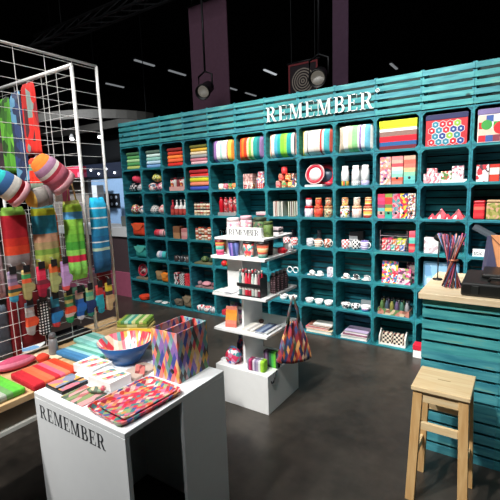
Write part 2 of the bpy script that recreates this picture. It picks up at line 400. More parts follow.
# ------------------------------------------------------------------ wooden stool
def stool():
    t = thing('wooden_stool', 'pale wooden step stool with square seat standing before the teal counter', 'stool', (4.554, -1.80, 0))
    wl = wood('#f2dbb0', '#e6c590', 'X', .45); wz = wood('#e4bd84', '#cfa066', 'Z', .45)
    s = .132; hz = .605
    st = ob('seat', mesh('seat', lambda: bx(-s, -s, hz, s, s, .63), bevel=.005), wl, t)
    ob('stamped_mark', mesh('stamp', lambda: bx(-.03, -.003, .6302, .03, .003, .6306)), flat('#b89563', .6), st)
    for sx in (-1, 1):
        for sy in (-1, 1):
            def leg():
                b = B(); top = (sx*.102, sy*.102); bot = (sx*.122, sy*.125); w, d = .022, .017
                v = []
                for (cx, cy), z in ((bot, 0), (top, hz-.0005)):
                    v += [(cx-w, cy-d, z), (cx+w, cy-d, z), (cx+w, cy+d, z), (cx-w, cy+d, z)]
                return b.add(v, [(0, 3, 2, 1), (4, 5, 6, 7), (0, 1, 5, 4), (1, 2, 6, 5), (2, 3, 7, 6), (3, 0, 4, 7)])
            ob('leg', mesh(('leg', sx, sy), leg, bevel=.002), wz, t)
    for sy in (-1, 1):
        ob('apron', mesh('apron', lambda: bx(-.081, -.009, .545, .081, .009, hz-.001), bevel=.002), wl, t, (0, sy*.104, 0))
        ob('stretcher', mesh('stretcher', lambda: bx(-.085, -.009, .40, .085, .009, .44), bevel=.002), wl, t, (0, sy*.11, 0))
    for sx in (-1, 1):
        ob('apron', mesh('apron_side', lambda: bx(-.009, -.086, .545, .009, .086, hz-.001), bevel=.002), wl, t, (sx*.104, 0, 0))
        ob('stretcher', mesh('stretcher_side', lambda: bx(-.009, -.10, .20, .009, .10, .24), bevel=.002), wl, t, (sx*.116, 0, 0))
stool()

# ------------------------------------------------------------------ white tower display
TX0, TX1, TY0, TY1 = 2.93, 3.40, -1.638, -1.165
TCX, TCY = (TX0+TX1)/2, (TY0+TY1)/2
SH = (.59, .862, 1.142, 1.275)
def tower():
    t = thing('display_tower', 'white tiered display tower with three square shelves on a box base', 'display stand', (TCX, TCY, 0))
    hx, hy = (TX1-TX0)/2, (TY1-TY0)/2
    ob('base_box', mesh('base_box', lambda: bx(-hx, -hy, 0, hx, hy, .295), bevel=.003), WHITE, t)
    for z in SH[:3]: ob('shelf', mesh('shelf', lambda: bx(-hx, -hy, -.02, hx, hy, 0), bevel=.002), WHITE, t, (0, 0, z))
    ob('top_shelf', mesh('top_shelf', lambda: bx(-hx+.02, -hy+.03, -.016, hx-.02, hy-.03, 0), bevel=.002), WHITE, t, (0, 0, SH[3]))
    zz = [.295]+list(SH)
    for i in range(4):
        z0, z1 = zz[i], zz[i+1]-(.02 if i < 3 else .016)
        ob('fin', mesh(('fin', i), lambda: bx(-.009, -.13, 0, .009, .13, z1-z0)), WHITE, t, (-.036, 0, z0))
        if i >= 2: ob('front_fin', mesh(('front_fin', i), lambda: bx(-.165, -.13, 0, -.0455, -.112, z1-z0)), WHITE, t, (0, 0, z0))
    return t
tower()
t = thing('counter_sign', 'small white block sign with dark serif lettering on the tower top', 'sign', (3.03, -1.56, SH[3]+.0005))
ob('sign_block', mesh('sign_block', lambda: bx(0, 0, 0, .30, .03, .07), bevel=.002), WHITE, t)
word(t, 'REMEMBER', .26, .042, .001, flat('#20232b', .6), .02, .014, -.0003)

# ------------------------------------------------------------------ white podium in front
PX0, PX1, PY0, PY1, PZ = 3.085, 3.69, -3.088, -2.50, .77
t = thing('display_podium', 'white podium with dark serif lettering on its front and open right side', 'podium', (PX0, PY0, 0))
pw, pd = PX1-PX0, PY1-PY0
PW = flat('#eef1f3', .35, .012)
ob('top_panel', mesh('podium_top', lambda: bx(0, 0, PZ-.022, pw, pd, PZ), bevel=.002), PW, t)
ob('front_panel', mesh('podium_front', lambda: bx(0, 0, 0, pw, .02, PZ-.0225), bevel=.001), PW, t)
ob('left_panel', mesh('podium_left', lambda: bx(0, .0205, 0, .02, pd, PZ-.0225)), PW, t)
ob('right_panel', mesh('podium_right', lambda: bx(pw-.02, .30, 0, pw, pd-.02, PZ-.0225)), PW, t)
ob('back_panel', mesh('podium_back', lambda: bx(.0205, pd-.02, 0, pw, pd, PZ-.0225)), PW, t)
word(t, 'REMEMBER', .45, .06, .001, flat('#25282f', .5), .035, .66, -.0003)

# ------------------------------------------------------------------ long table at left
TZ = .745
t = thing('display_table', 'long pale wooden table at left covered with folded mats', 'table', (2.43, -4.0, 0))
tw, tl = .605, 1.84
wt = wood('#d9b98c', '#c49d6b', 'Y', .5)
ob('tabletop', mesh('tabletop', lambda: bx(0, 0, TZ-.03, tw, tl, TZ), bevel=.003), wt, t)
ob('under_shelf', mesh('under_shelf', lambda: bx(.03, .03, .60, tw-.012, tl-.03, .62), bevel=.002), flat('#cfcfc8', .5), t)
for x in (.05, tw-.07):
    for y in (.06, tl-.06): ob('leg', mesh('table_leg', lambda: bx(-.022, -.022, 0, .022, .022, TZ-.031)), wt, t, (x, y, 0))
# ------------------------------------------------------------------ generic goods
def soft_panel(w, h, th, folds=2, amp=.006, flare=0.0, nx=14, nz=10, seed=0):
    """hanging cloth of real thickness: x = width, z up from 0, bulging towards -y"""
    rn = random.Random(seed); ph = rn.random()*6; b = B(); v = []; f = []
    for side in (0, 1):
        for j in range(nz+1):
            t = j/nz
            ww = w*(1+flare*(1-t))*(1-.16*max(0, (t-.86)/.14)**2)
            for i in range(nx+1):
                s = i/nx*2-1
                e = (1-abs(s)**4)**.5*(1-max(0, (t-.88)/.12)**3*.8)*(1-max(0, (.06-t)/.06)**3*.6)
                y = -th*e-amp*math.cos(folds*PI*s+ph+t)*(1-t*.5)*e if side == 0 else -.001
                v.append((s*ww/2, y, t*h))
    n = (nx+1)*(nz+1)
    for j in range(nz):
        for i in range(nx):
            a = j*(nx+1)+i; f.append((a, a+1, a+nx+2, a+nx+1)); f.append((n+a, n+a+nx+1, n+a+nx+2, n+a+1))
    for j in range(nz):
        for i in (0, nx): a = j*(nx+1)+i; f.append((a, a+nx+1, n+a+nx+1, n+a))
    for i in range(nx):
        for j in (0, nz): a = j*(nx+1)+i; f.append((a, n+a, n+a+1, a+1))
    b.add(v, f, True); return b
def pillow_b(w, h, d, n=14):
    b = B(); v = []; f = []
    for side in (-1, 1):
        for j in range(n+1):
            for i in range(n+1):
                s, t = i/n*2-1, j/n*2-1
                e = max(0, (1-s**4)*(1-t**4))**.55
                x = w/2*s*(1-.07*(1-t*t)*(s*s)); z = h/2*t*(1-.06*(1-s*s)*(t*t)*.3)
                v.append((x, side*d/2*e, z+h/2))
    m = (n+1)**2
    for j in range(n):
        for i in range(n):
            a = j*(n+1)+i; f.append((a, a+1, a+n+2, a+n+1)); f.append((m+a, m+a+n+1, m+a+n+2, m+a+1))
    b.add(v, f, True); return b
def blob_b(sx, sy, sz, seed=0, lump=.12, nu=16, nv=10, zflat=.9):
    rn = random.Random(seed); ph = [rn.random()*6.3 for _ in range(6)]; b = B(); v = []; f = []
    for j in range(nv+1):
        th = PI*j/nv
        for i in range(nu):
            a = 2*PI*i/nu
            k = 1+lump*(math.sin(3*a+ph[0]+2*th)*.5+math.sin(2*a+ph[1])*.5+math.sin(4*th+ph[2])*.5)*math.sin(th)
            z = -math.cos(th)*sz*(1+lump*.3*math.sin(2*a+ph[3])); z = max(z, -sz*zflat)
            v.append((math.sin(th)*math.cos(a)*sx*k, math.sin(th)*math.sin(a)*sy*k, z+sz*zflat))
    for j in range(nv):
        for i in range(nu):
            i2 = (i+1) % nu; f.append((j*nu+i, j*nu+i2, (j+1)*nu+i2, (j+1)*nu+i))
    b.add(v, f, True); return b
def mug_parts(t, r, h, mat, inner=WHITE):
    ob('cup', mesh(('cup', r, h), lambda: B().lathe([(r*.9, 0), (r, .006), (r, h), (r-.004, h), (r-.004, .008), (.001, .007)], 20)), mat, t)
    ob('handle', mesh(('handle', r, h), lambda: B().tube([(r-.002+math.sin(a)*r*.62, 0, h*.5+math.cos(a)*h*.33) for a in [PI*k/8 for k in range(9)]], r*.13, 6)), inner, t)
def bottle_b(r, h, nr=.4, sh=.62):
    return B().lathe([(r*.9, 0), (r, .004), (r, h*sh), (r*.8, h*(sh+.1)), (r*nr, h*(sh+.2)), (r*nr, h*.9)], 14)
def cap_b(r, h): return B().lathe([(r, 0), (r, h*.9), (r*.9, h)], 14)
def bottle(name, label, cat, loc, r, h, body, cap, group=None, nr=.4, sh=.62):
    t = thing(name, label, cat, loc, group=group)
    ob('body', mesh(('bottle', r, h, nr, sh), lambda: bottle_b(r, h, nr, sh)), body, t)
    ob('cap', mesh(('cap', r, h, nr), lambda: cap_b(r*nr*1.15, h*.12)), cap, t, (0, 0, h*.88+.0005))
    return t
def jar(name, label, cat, loc, r, h, body, lid, group=None):
    t = thing(name, label, cat, loc, group=group)
    ob('body', mesh(('jar', r, h), lambda: B().lathe([(r*.94, 0), (r, .003), (r, h*.78), (r*.92, h*.8)], 16)), body, t)
    ob('lid', mesh(('jarlid', r, h), lambda: B().lathe([(r*.97, 0), (r*.97, h*.17), (r*.9, h*.2)], 16)), lid, t, (0, 0, h*.8+.0004))
    return t
def lidbox(name, label, loc, w, d, h, body, lid, lh=.05, rz=0, group=None, lidlab=None):
    t = thing(name, label, 'box', loc, (0, 0, rz), group)
    ob('body', cbox(w-.006, d-.006, h-.004, .002), body, t, (0, .003, 0))
    ob('lid', mesh(('lid', w, d, lh), lambda: bx(-w/2, 0, 0, w/2, d, lh), bevel=.002), lid, t, (0, 0, h-lh), label=lidlab)
    return t
def magfile(label, loc, w, d, h, mat, rz=0, group=None, full=False):
    t = thing('magazine_file', label, 'magazine file', loc, (0, 0, rz), group)
    def mk():
        b = B(); p = .003; side = [(0, 0), (d, 0), (d, h), (0, h)] if full else [(0, 0), (d, 0), (d, h*.45), (d*.45, h), (0, h)]
        b.prism(side, -w/2, -w/2+p, 'X'); b.prism(side, w/2-p, w/2, 'X')
        b.box(-w/2+p, 0, 0, w/2-p, p, h); b.box(-w/2+p, p, 0, w/2-p, d, p); b.box(-w/2+p, d-p, p, w/2-p, d, h if full else h*.45)
        return b
    ob('body', mesh(('file', w, d, h, full), mk), mat, t)
    ob('finger_hole', mesh('finger_hole', lambda: B().lathe([(.012, -.0012), (.012, .0005)], 14, Matrix.Rotation(PI/2, 4, 'X'))), BLACK, t, (0, -.0005, h*.22))
    return t
def book_t(label, loc, w, d, h, cover, rot=(0, 0, 0), name='book', cat='book', group=None, pages=None):
    """a bound book lying flat: w along x, d along y, h thick"""
    t = thing(name, label, cat, loc, rot, group)
    ob('cover', mesh(('bookcover', w, d, h), lambda: bx(-w/2, 0, 0, w/2, d, .003).box(-w/2, 0, h-.003, w/2, d, h).box(-w/2, d-.003, .003, w/2, d, h-.003)), cover, t)
    ob('pages', mesh(('pages', w, d, h), lambda: bx(-w/2+.004, .004, .0032, w/2-.004, d-.0035, h-.0032)), pages or OFFW, t)
    return t

# ------------------------------------------------------------------ what stands in the crates
WI = CW-2*T
def P(c, r, u, y, z=0): return (c*W+T+u*WI, y, (6-r)*H+TB+.0006+z)
def LB(desc, c, r): return f"{desc} in the {ROWN[r]} row's {ORD[c]} crate"
def holds(c, r, s): HOLDS[(c, r)] = s
def throws(c, r, cols, what='folded throw', w=.275, d=.22, h=.047, u=.53, y=.03, hold=None):
    n = len(cols)
    for i, col in enumerate(cols):
        pos = 'topmost' if i == 0 else ('lowest' if i == n-1 else ORD[i]+' down')
        nm, m = (col[0], col[1]) if isinstance(col, tuple) else (col, col)
        mat = stripes(m, 'Z', rough=.9) if isinstance(m, list) else flat(m, .9, .12, 60)
        solo(what.replace(' ', '_'), mesh(('throw', w, d, h, i % 3), lambda: bx(-w/2, 0, 0, w/2, d, h-.001), bevel=h*.38, seg=3), mat, LB(f'{nm} {what}, {pos}', c, r), 'textile',
             P(c, r, u+(.012 if i % 2 else -.01), y+(.006 if i % 3 else 0), (n-1-i)*h), group=None)
    holds(c, r, hold or 'a stack of '+what+('es' if what.endswith('h') else 's'))
throws(0, 0, [('dark green', '#3b6b45'), ('grass green', '#58a05c'), ('pale green', '#a9d398'), ('mid green', '#4f9a5a'), ('lime', '#b9c86e')])
throws(1, 0, [('grey green', '#566f62'), ('ice white', '#d3ebe4'), ('sage', '#8fc4b8'), ('pale blue', '#bedaec'), ('sky blue', '#7aa7d8')])
throws(2, 0, [('dark red', '#8a1f1c'), ('brick red', '#cf3a22'), ('orange', '#ff8a38'), ('coral', '#f8683a'), ('scarlet', '#e62a20')])
throws(3, 0, [('olive', '#6f6d28'), ('mustard', '#e4b63f'), ('sand', '#ead6b2'), ('grey', '#a2a2a0'), ('rose', '#dc8694'), ('pale pink', '#ecb9c0')], h=.04)
def cushion(c, r, nm, cols, ws, w=.37, h=.272, d=.19):
    solo('striped_cushion', mesh(('cushion', w, h, d), lambda: pillow_b(w, h, d)), stripes(cols, 'X', ws), LB(nm, c, r), 'cushion', P(c, r, .5, d/2-.015), (-.05, 0, 0))
    holds(c, r, 'a striped cushion')
cushion(4, 0, 'navy, lilac, white and yellow striped cushion', ['#26304f', '#9a6fb0', '#f0f2ef', '#a9d7cb', '#eef0ea', '#c23a66', '#f2cf55', '#e88a2c'], [2, 1.3, 1.6, .8, 2, .4, 1.2, 1.5])
cushion(5, 0, 'orange, green and purple striped cushion', ['#f04a1a', '#f47a1e', '#e83a14', '#f3d9a0', '#7fae4d', '#d6dfa6', '#12908a', '#0f6f78', '#8d6f9e', '#4d4668'], [2, 1, 1.2, .7, 1, .8, 1.4, .8, 1, .7])
cushion(6, 0, 'cream, turquoise and lime striped cushion', ['#efe6c6', '#d8453c', '#f4eee2', '#4fa8c8', '#18a39b', '#86d43a', '#9be04a', '#18a39b', '#f5f5ee', '#23364f', '#f0b6a4'], [1.6, .4, 1.4, 1.4, 1.2, 1.6, 1, 1.6, .9, .3, 1])
cushion(7, 0, 'yellow and white cushion with red and teal stripes', ['#efe07a', '#f3efe2', '#3d2d42', '#f7f4ec', '#f3ece2', '#d8423a', '#f0e4dc', '#49b6bf', '#d55a4a', '#f3f0e6'], [1.4, 1.2, .3, 2, 2, .6, .6, 1.6, .6, .6])
cushion(8, 0, 'pale cushion with green, purple and blue stripes', ['#f2e4c8', '#c9bda8', '#f4f4ec', '#c9e6a8', '#8fd08c', '#f2f4f0', '#7a4f9c', '#e2eef2', '#6fbad2', '#f4f2ea'], [1.2, 1.2, 1.4, 1.2, 1.6, .5, .5, 1, 1.4, 1])
Lm = flat('#d6e01c', .5, .03)
lidbox('storage_box', LB('large storage box with coloured bands and lime lid', 9, 0), P(9, 0, .5, .023), .335, .238, .262,
       stripes(['#6b1d2a', '#23588f', '#d8182c', '#d8182c', '#8a6a62', '#f4f4ef', '#dbe33a', '#c8d41e'], 'Z', [1, 1.1, 1.3, .2, 1.3, .7, 1.6, .5]), Lm, .055, lidlab='lime yellow lid'); holds(9, 0, 'a striped storage box')
holds(10, 0, 'a hexagon patterned box'); holds(11, 0, 'a geometric patterned box')
t = lidbox('storage_box', LB('storage box with white edged hexagon print and navy lid', 10, 0), P(10, 0, .5, .027), .335, .236, .268, flat('#c23038', .5, .1), flat('#262a55', .5, .04), .045, lidlab='navy lid')
def hexes():
    b = B(); R0 = .033; k = 0; rn = random.Random(3)
    for j in range(5):
        for i in range(-3, 4):
            cx = i*R0*1.74+(R0*.87 if j % 2 else 0); cz = .034+j*R0*1.5
            if abs(cx)+R0*.85 > .1645 or cz > .19: continue
            for rr, yy, mi in ((R0*.97, -.0006, 0), (R0*.89, -.0011, 1+rn.choice((0, 0, 1, 1, 2, 3))), (R0*.26, -.0016, 5)):
                b.m = mi; b.prism([(cx+rr*math.sin(PI/3*q), cz+rr*math.cos(PI/3*q)) for q in range(6)], yy, 0)
    return b
ob('hexagon_print', mesh('hexagon_print', hexes, mats=[WHITE, flat('#c8202e'), flat('#2a3f86'), flat('#2f7f96'), flat('#8cb43a'), flat('#bfe0e6')]), None, t, (0, .0025, 0))
t = lidbox('storage_box', LB('storage box with circles and squares print and purple lid', 11, 0), P(11, 0, .5, .023), .335, .238, .268, flat('#f0e3da', .5, .02), flat('#7a6f9c', .5, .04), .045, lidlab='purple lid')
def geo():
    b = B(); s = .0525
    for i in range(6):
        for j in range(4):
            b.m = (i*5+j*3+i*j) % 6; b.box(-.1575+i*s, -.0006, .005+j*s, -.1575+(i+1)*s, 0, .005+(j+1)*s)
    for cx, cz, r, mi in ((-.10, .14, .04, 2), (.0, .11, .05, 0), (.09, .15, .045, 4), (.05, .05, .03, 1)):
        b.m = mi; b.prism([(cx+r*math.cos(2*PI*q/24), cz+r*math.sin(2*PI*q/24)) for q in range(24)], -.0012, -.0006)
    return b
ob('geometric_print', mesh('geometric_print', geo, mats=[flat('#d8232f'), flat('#f3efe8'), flat('#3f9a45'), flat('#eac3b0'), flat('#8a3a4a'), flat('#3a5a9c')]), None, t, (0, .0025, 0))

def bundles(c, r, items, hold='soft fabric bundles'):
    for i, (nm, mat, u, y, z, sx, sz) in enumerate(items):
        pass
        solo('fabric_bundle', mesh(('bundle', sx, sz, i), lambda: blob_b(sx, sx*.9, sz, i+3)), mat, LB(f'{nm} fabric bundle', c, r), 'textile', P(c, r, u, y, z))
    holds(c, r, hold)
BWD = dots('#23252c', '#e8e6e6', 34); FLOR = cells(['#c8202e', '#f0e6dc', '#e8a0a8', '#2f5f4a', '#f0c84a', '#8a2038'], 60)
FLOR2 = cells(['#f0e8e0', '#d8323c', '#2b2f3c', '#e8b0a8', '#f4f0ea', '#6a8aa8'], 55); MOS = cells(['#d0303a', '#e8a23a', '#3a8a5a', '#2f4f9a', '#e8d8c8', '#c85a8a', '#5a3a6a'], 70)
bundles(0, 1, [('black dotted', BWD, .265, .11, 0, .08, .064), ('pale grey and black', dots('#c9c9cc', '#3a3f48', 40), .735, .11, 0, .078, .062), ('rose red', flat('#d8405a', .9, .2), .5, .13, .13, .1, .06)])
bundles(1, 1, [('yellow and green', cells(['#e8d86a', '#b8b83a', '#f0e8b0', '#7a8a3a'], 50), .5, .13, .13, .1, .065), ('pink patterned', cells(['#e05a8a', '#f0c8c8', '#a83a5a', '#f0e0d0'], 60), .735, .11, 0, .08, .064), ('white flowered', FLOR2, .265, .11, 0, .078, .062)])
bundles(0, 2, [('red flowered', FLOR, .265, .11, 0, .08, .075), ('white and red flowered', FLOR2, .735, .11, 0, .078, .068)])
bundles(1, 2, [('white dotted', dots('#d8d4d0', '#33363f', 42), .265, .11, 0, .078, .068), ('pink and white', cells(['#e8a0a0', '#f4ece4', '#d85a5a', '#f0d0c8'], 55), .735, .11, 0, .08, .072)])
REDL, DRED = flat('#c0202c', .4, .08), flat('#8a1a26', .4, .08)
def jarset(c, r, n, rows, bodies, lids, nm, u0=.2, u1=.9, y=.05, rr=.0225, h=.082, base=None, hold=None):
    for k in range(rows):
        for i in range(n):
            z = k*(h+.001)
            jar('spice_jar', LB(f"{nm}, {nth(i, n)}{', '+['lower','upper'][k]+' tier' if rows > 1 else ''},", c, r).replace(',,', ',').rstrip(','), 'jar',
                P(c, r, u0+(u1-u0)*i/max(1, n-1), y+(.022 if base is None else .03), z+(base or 0)), rr, h, bodies[(i+k) % len(bodies)], lids[(i+2*k) % len(lids)])
    holds(c, r, hold or 'patterned jars')
solo('display_riser', cbox(.27, .08, .055, .002), flat('#e0a8a0', .6, .1), LB('low pink box under the dark lidded jars', 2, 1), 'box', P(2, 1, .56, .03))
jarset(2, 1, 5, 1, [FLOR, flat('#d8d2cc', .5), flat('#8a3038')], [BLACK, DRED, BLACK], 'dark lidded jar', .27, .86, .04, .027, .115, .0558, 'dark lidded jars on a pink box')
throws(3, 1, [('wine red', '#b0222c'), ('red and white', ['#f0e8e4', '#d8302c', '#d8302c']), ('lime yellow', '#d2d42a'), ('salmon', '#ee8a6a'), ('cobalt blue', '#4355b8')], 'folded towel', w=.32, u=.5, h=.052)
def mugs(c, r, items, rr=.034, h=.078, nm='mug', hold=None, rz=0):
    for (desc, mat, u, y) in items:
        t = thing('mug', LB(f'{desc} {nm}', c, r), 'mug', P(c, r, u, y), (0, 0, rz)); mug_parts(t, rr, h, mat)
    holds(c, r, hold or 'patterned mugs')
mugs(4, 1, [('cream', cells(['#efe4d0', '#e8a060', '#f4f0e8'], 60), .3, .06), ('pink and white', cells(['#e87a8a', '#f4ece8', '#c84a5a'], 60), .5, .06), ('leaf green', cells(['#4a8a4a', '#d8d8a0', '#e8683a'], 60), .7, .06), ('orange spotted', cells(['#e87a3a', '#f0e0c0', '#6a8a3a'], 60), .87, .06)], .029, .07, hold='four small mugs before glass boxes')
for i in range(3): solo('glass_box', cbox(.075, .06, .11, .002), glass(), LB(f'clear glass box behind the mugs, {nth(i, 3)},', 4, 1).replace(', in', ' in').replace('left in', 'left, in'), 'box', P(4, 1, .32+.25*i, .14))
def gift(c, r, items, nm='gift box', name='gift_box'):
    for (desc, mat, u, y, z, w, d, h) in items: solo(name, cbox(w, d, h, .0015), mat, LB(f'{desc} {nm}', c, r), 'box', P(c, r, u, y, z))
gift(5, 1, [('pale rose lower left', cells(['#e0b0a8', '#f0d8d0', '#c88a88'], 50), .3, .05, .0, .13, .1, .085), ('taupe pink upper left', cells(['#b0807a', '#d8b0a8', '#8a5a5a'], 50), .3, .05, .0855, .13, .1, .085),
            ('black flowered front', FLOR2, .30, .006, 0, .05, .04, .045), ('yellow red front', FLOR, .52, .004, 0, .04, .04, .05), ('red and white low right', dots('#d8303a', '#f0ece8', 40), .80, .026, 0, .08, .075, .06),
            ('blue mosaic middle right', cells(['#6a8ac0', '#e8e4e0', '#c83a4a', '#e0a060'], 60), .8, .026, .0605, .1, .075, .06), ('grey mosaic top right', cells(['#b0a8a8', '#d84a5a', '#e8e0d8', '#6a7a9a'], 60), .82, .026, .121, .075, .07, .065)])
holds(5, 1, 'patterned gift boxes')
PY = [(0, .30, 0), (1, .5, 0), (2, .7, 0), (3, .4, .075), (4, .62, .075), (5, .5, .15)]
PC = [('pink', cells(['#e87a7a', '#f0c0b0', '#d84a4a'], 60)), ('green', cells(['#4a9a5a', '#e8d8a0', '#d85a3a'], 60)), ('yellow', cells(['#e0b84a', '#d85a3a', '#f0e0b0'], 60)), ('coral', cells(['#e8604a', '#f0b08a', '#c83a3a'], 60)), ('orange', cells(['#f08a3a', '#d8402a', '#f0d0a0'], 60)), ('scarlet', flat('#e03a3a', .5, .1))]
for i, u, z in PY:
    jar('patterned_canister', LB(f"{PC[i][0]} canister at the {'base' if i < 3 else ('middle' if i < 5 else 'top')} of the pyramid", 6, 1), 'canister', P(6, 1, u, .07, z), .034, .0745, PC[i][1], PC[i][1])
holds(6, 1, 'a pyramid of patterned canisters')
for i in range(3): solo('narrow_box', cbox(.025, .08, .15-.03*i, .002), [MOS, FLOR, MOS][i], LB(f'narrow patterned box, {nth(i, 3)}, beside the pyramid', 6, 1), 'box', P(6, 1, .80+.07*i, .05+.01*i))
# plates
def plate_b(r): return B().lathe([(.001, 0), (r*.6, 0), (r, .014), (r, .018), (r*.62, .006), (.001, .006)], 32)
def standing_plate(label, loc, r, rim, centre, tilt=.22, rz=0):
    t = thing('plate', label, 'plate', loc, (0, 0, rz))
    R_ = (PI/2-tilt, 0, 0)
    zc = r*math.cos(tilt)+.001
    ob('rim', mesh(('rim', r), lambda: B().lathe([(r*.66, .0), (r, .012), (r, .017), (r*.95, .0168), (r*.64, .0065)], 36, ring=True)), rim, t, (0, 0, zc), R_)
    ob('red_ring', mesh(('redring', r), lambda: B().lathe([(r*.62, -.0012), (r*.62, .0075), (r*.90, .0188), (r*.90, .0155)], 36, ring=True)), flat('#c81f38', .3, .02), t, (0, 0, zc), R_)
    ob('centre', mesh(('centre', r), lambda: B().lathe([(.001, -.001), (r*.655, -.001), (r*.655, .008), (.001, .008)], 36)), centre, t, (0, 0, zc), R_)
    return t
solo('plate_riser', cbox(.2, .11, .022, .002), WHITE, LB('flat white box under the red rimmed plate', 7, 1), 'box', P(7, 1, .42, .005))
standing_plate(LB('white plate with broad red ring', 7, 1), P(7, 1, .42, .06, .0228), .108, flat('#e8b8b8', .3, .03), WHITE); holds(7, 1, 'a red ringed plate')
standing_plate(LB('dark plate with pink ring leaning behind', 7, 1), P(7, 1, .66, .13, .0), .115, flat('#8a3a4a', .3, .05), flat('#31485a', .4, .1), .15)
solo('display_bowl', mesh('side_bowl', lambda: B().lathe([(.02, 0), (.03, .002), (.048, .045), (.045, .045), (.028, .006), (.001, .006)], 20)), flat('#c83a4a', .4, .1), LB('small red bowl beside the ringed plate', 7, 1), 'bowl', P(7, 1, .84, .06))
for i, (u, y, nm, m) in enumerate([(.2, .07, 'rainbow', stripes(['#2a7a4a', '#d8b83a', '#c83a2a', '#3a8a5a', '#d8a03a'], 'X')), (.5, .06, 'black dotted', dots('#e8e6e2', '#26282e', 60)), (.76, .06, 'lilac', flat('#c0b8d8', .5, .05)), (.62, .16, 'plain', flat('#e0dcd8', .5))]):
    t = thing('white_carafe', LB(f'white porcelain carafe on {nm} base', 8, 1), 'carafe', P(8, 1, u, y))
    ob('base', mesh('carafe_base', lambda: B().lathe([(.038, 0), (.04, .003), (.04, .043), (.038, .045)], 20)), m, t)
    ob('vessel', mesh('carafe_vessel', lambda: B().lathe([(.037, 0), (.04, .003), (.039, .09), (.03, .118), (.03, .15), (.027, .15), (.026, .118), (.034, .09), (.001, .08)], 20)), flat('#fbfbfa', .25, .01), t, (0, 0, .0455))
holds(8, 1, 'white carafes on patterned bases')
SP1 = stripes(['#d8c0a8', '#e0807a', '#e8d8d0', '#b86a8a', '#d8a8b0', '#e8d0b8'], 'X'); SP2 = stripes(['#c87a6a', '#e8604a', '#8ac8b8', '#a8d8d0', '#e0d0c0', '#d8505a', '#c8a898', '#e88a8a'], 'Z'); SP3 = stripes(['#58b0b0', '#6ac0b8', '#8ac8a8', '#d8b888', '#d87a6a', '#e86a5a', '#c8a890'], 'Z')
def files(c, r, items, u0, u1, w=.075, h=.235, y=.024):
    n = len(items)
    for i, (nm, m) in enumerate(items): magfile(LB(f'{nm} magazine file', c, r), P(c, r, u0+(u1-u0)*i/(n-1), y), w, .22, h, m)
    holds(c, r, f"{['','','two','three','four','five'][n]} magazine files")
files(9, 1, [('floral', cells(['#d8b0a8', '#e8d8d0', '#a86a9a', '#c8a07a', '#e07a7a'], 45)), ('red and aqua striped', SP2), ('teal and coral striped', SP3)], .22, .80, .1, .255)
files(9, 2, [('pink and aqua banded', stripes(['#d0687a', '#c0a090', '#6ab8b8', '#8a4a6a', '#e83a6a', '#e84a7a', '#c83a5a'], 'Z')), ('red and green banded', stripes(['#2fa898', '#3a9a7a', '#e0b84a', '#6a8a4a', '#e83a3a', '#e0402f', '#8aa04a'], 'Z')), ('pink patchwork', cells(['#d83a5a', '#e8a0a8', '#8a8aa0', '#e86a7a', '#4a9a9a'], 40)), ('bright patchwork', cells(['#3a4a9a', '#e82a3a', '#e8e4e0', '#e0c03a', '#4aa84a', '#d83a4a'], 38)), ('spotted multicolour', cells(['#e8dcd4', '#b83a4a', '#3a4a6a', '#e8e4dc', '#a8884a'], 90))], .13, .87, .066, .232)
CUPB = [('pink', cells(['#e89aa0', '#f4ecea', '#c84a5a'], 60)), ('white and rose', cells(['#f0e8e8', '#e0a0a8', '#c86a7a', '#f4f0f0'], 50)), ('green and red', cells(['#e8e4dc', '#5a8a4a', '#c83a3a', '#f0d8c0'], 55)), ('white and pink', cells(['#f2eeee', '#e8c0c4', '#f4f0f0', '#b86a80'], 60))]
gift(10, 1, [('pink top', CUPB[0][1], .22, .034, .0855, .08, .07, .045), ('white rose left', CUPB[1][1], .16, .028, 0, .085, .08, .085), ('white pink second', cells(['#f0e4e4', '#d87a8a', '#f4f0f0'], 55), .345, .028, 0, .06, .07, .085), ('green red', CUPB[2][1], .54, .034, .0255, .085, .08, .075), ('tall pink white', CUPB[3][1], .78, .034, .0255, .09, .08, .115), ('flat white tray like', WHITE, .71, .028, 0, .2, .11, .025)], 'mug box'); holds(10, 1, 'small printed mug boxes')
gift(11, 1, [('white and red printed', cells(['#f4f0ee', '#f4f0ee', '#c83a44', '#f4f0ee', '#5a3a44'], 30), .2, .03, 0, .09, .08, .14), ('red and white banded', stripes(['#d8402f', '#d8402f', '#f4ece4', '#f0e0d4', '#c8382f'], 'Z'), .43, .03, 0, .07, .08, .14), ('navy and white', stripes(['#8a90b8', '#c8cce0', '#2a2f66', '#2a2f66', '#f0ecec', '#f4f0f0'], 'Z'), .7, .03, 0, .12, .1, .125)]); holds(11, 1, 'red, white and navy boxes')

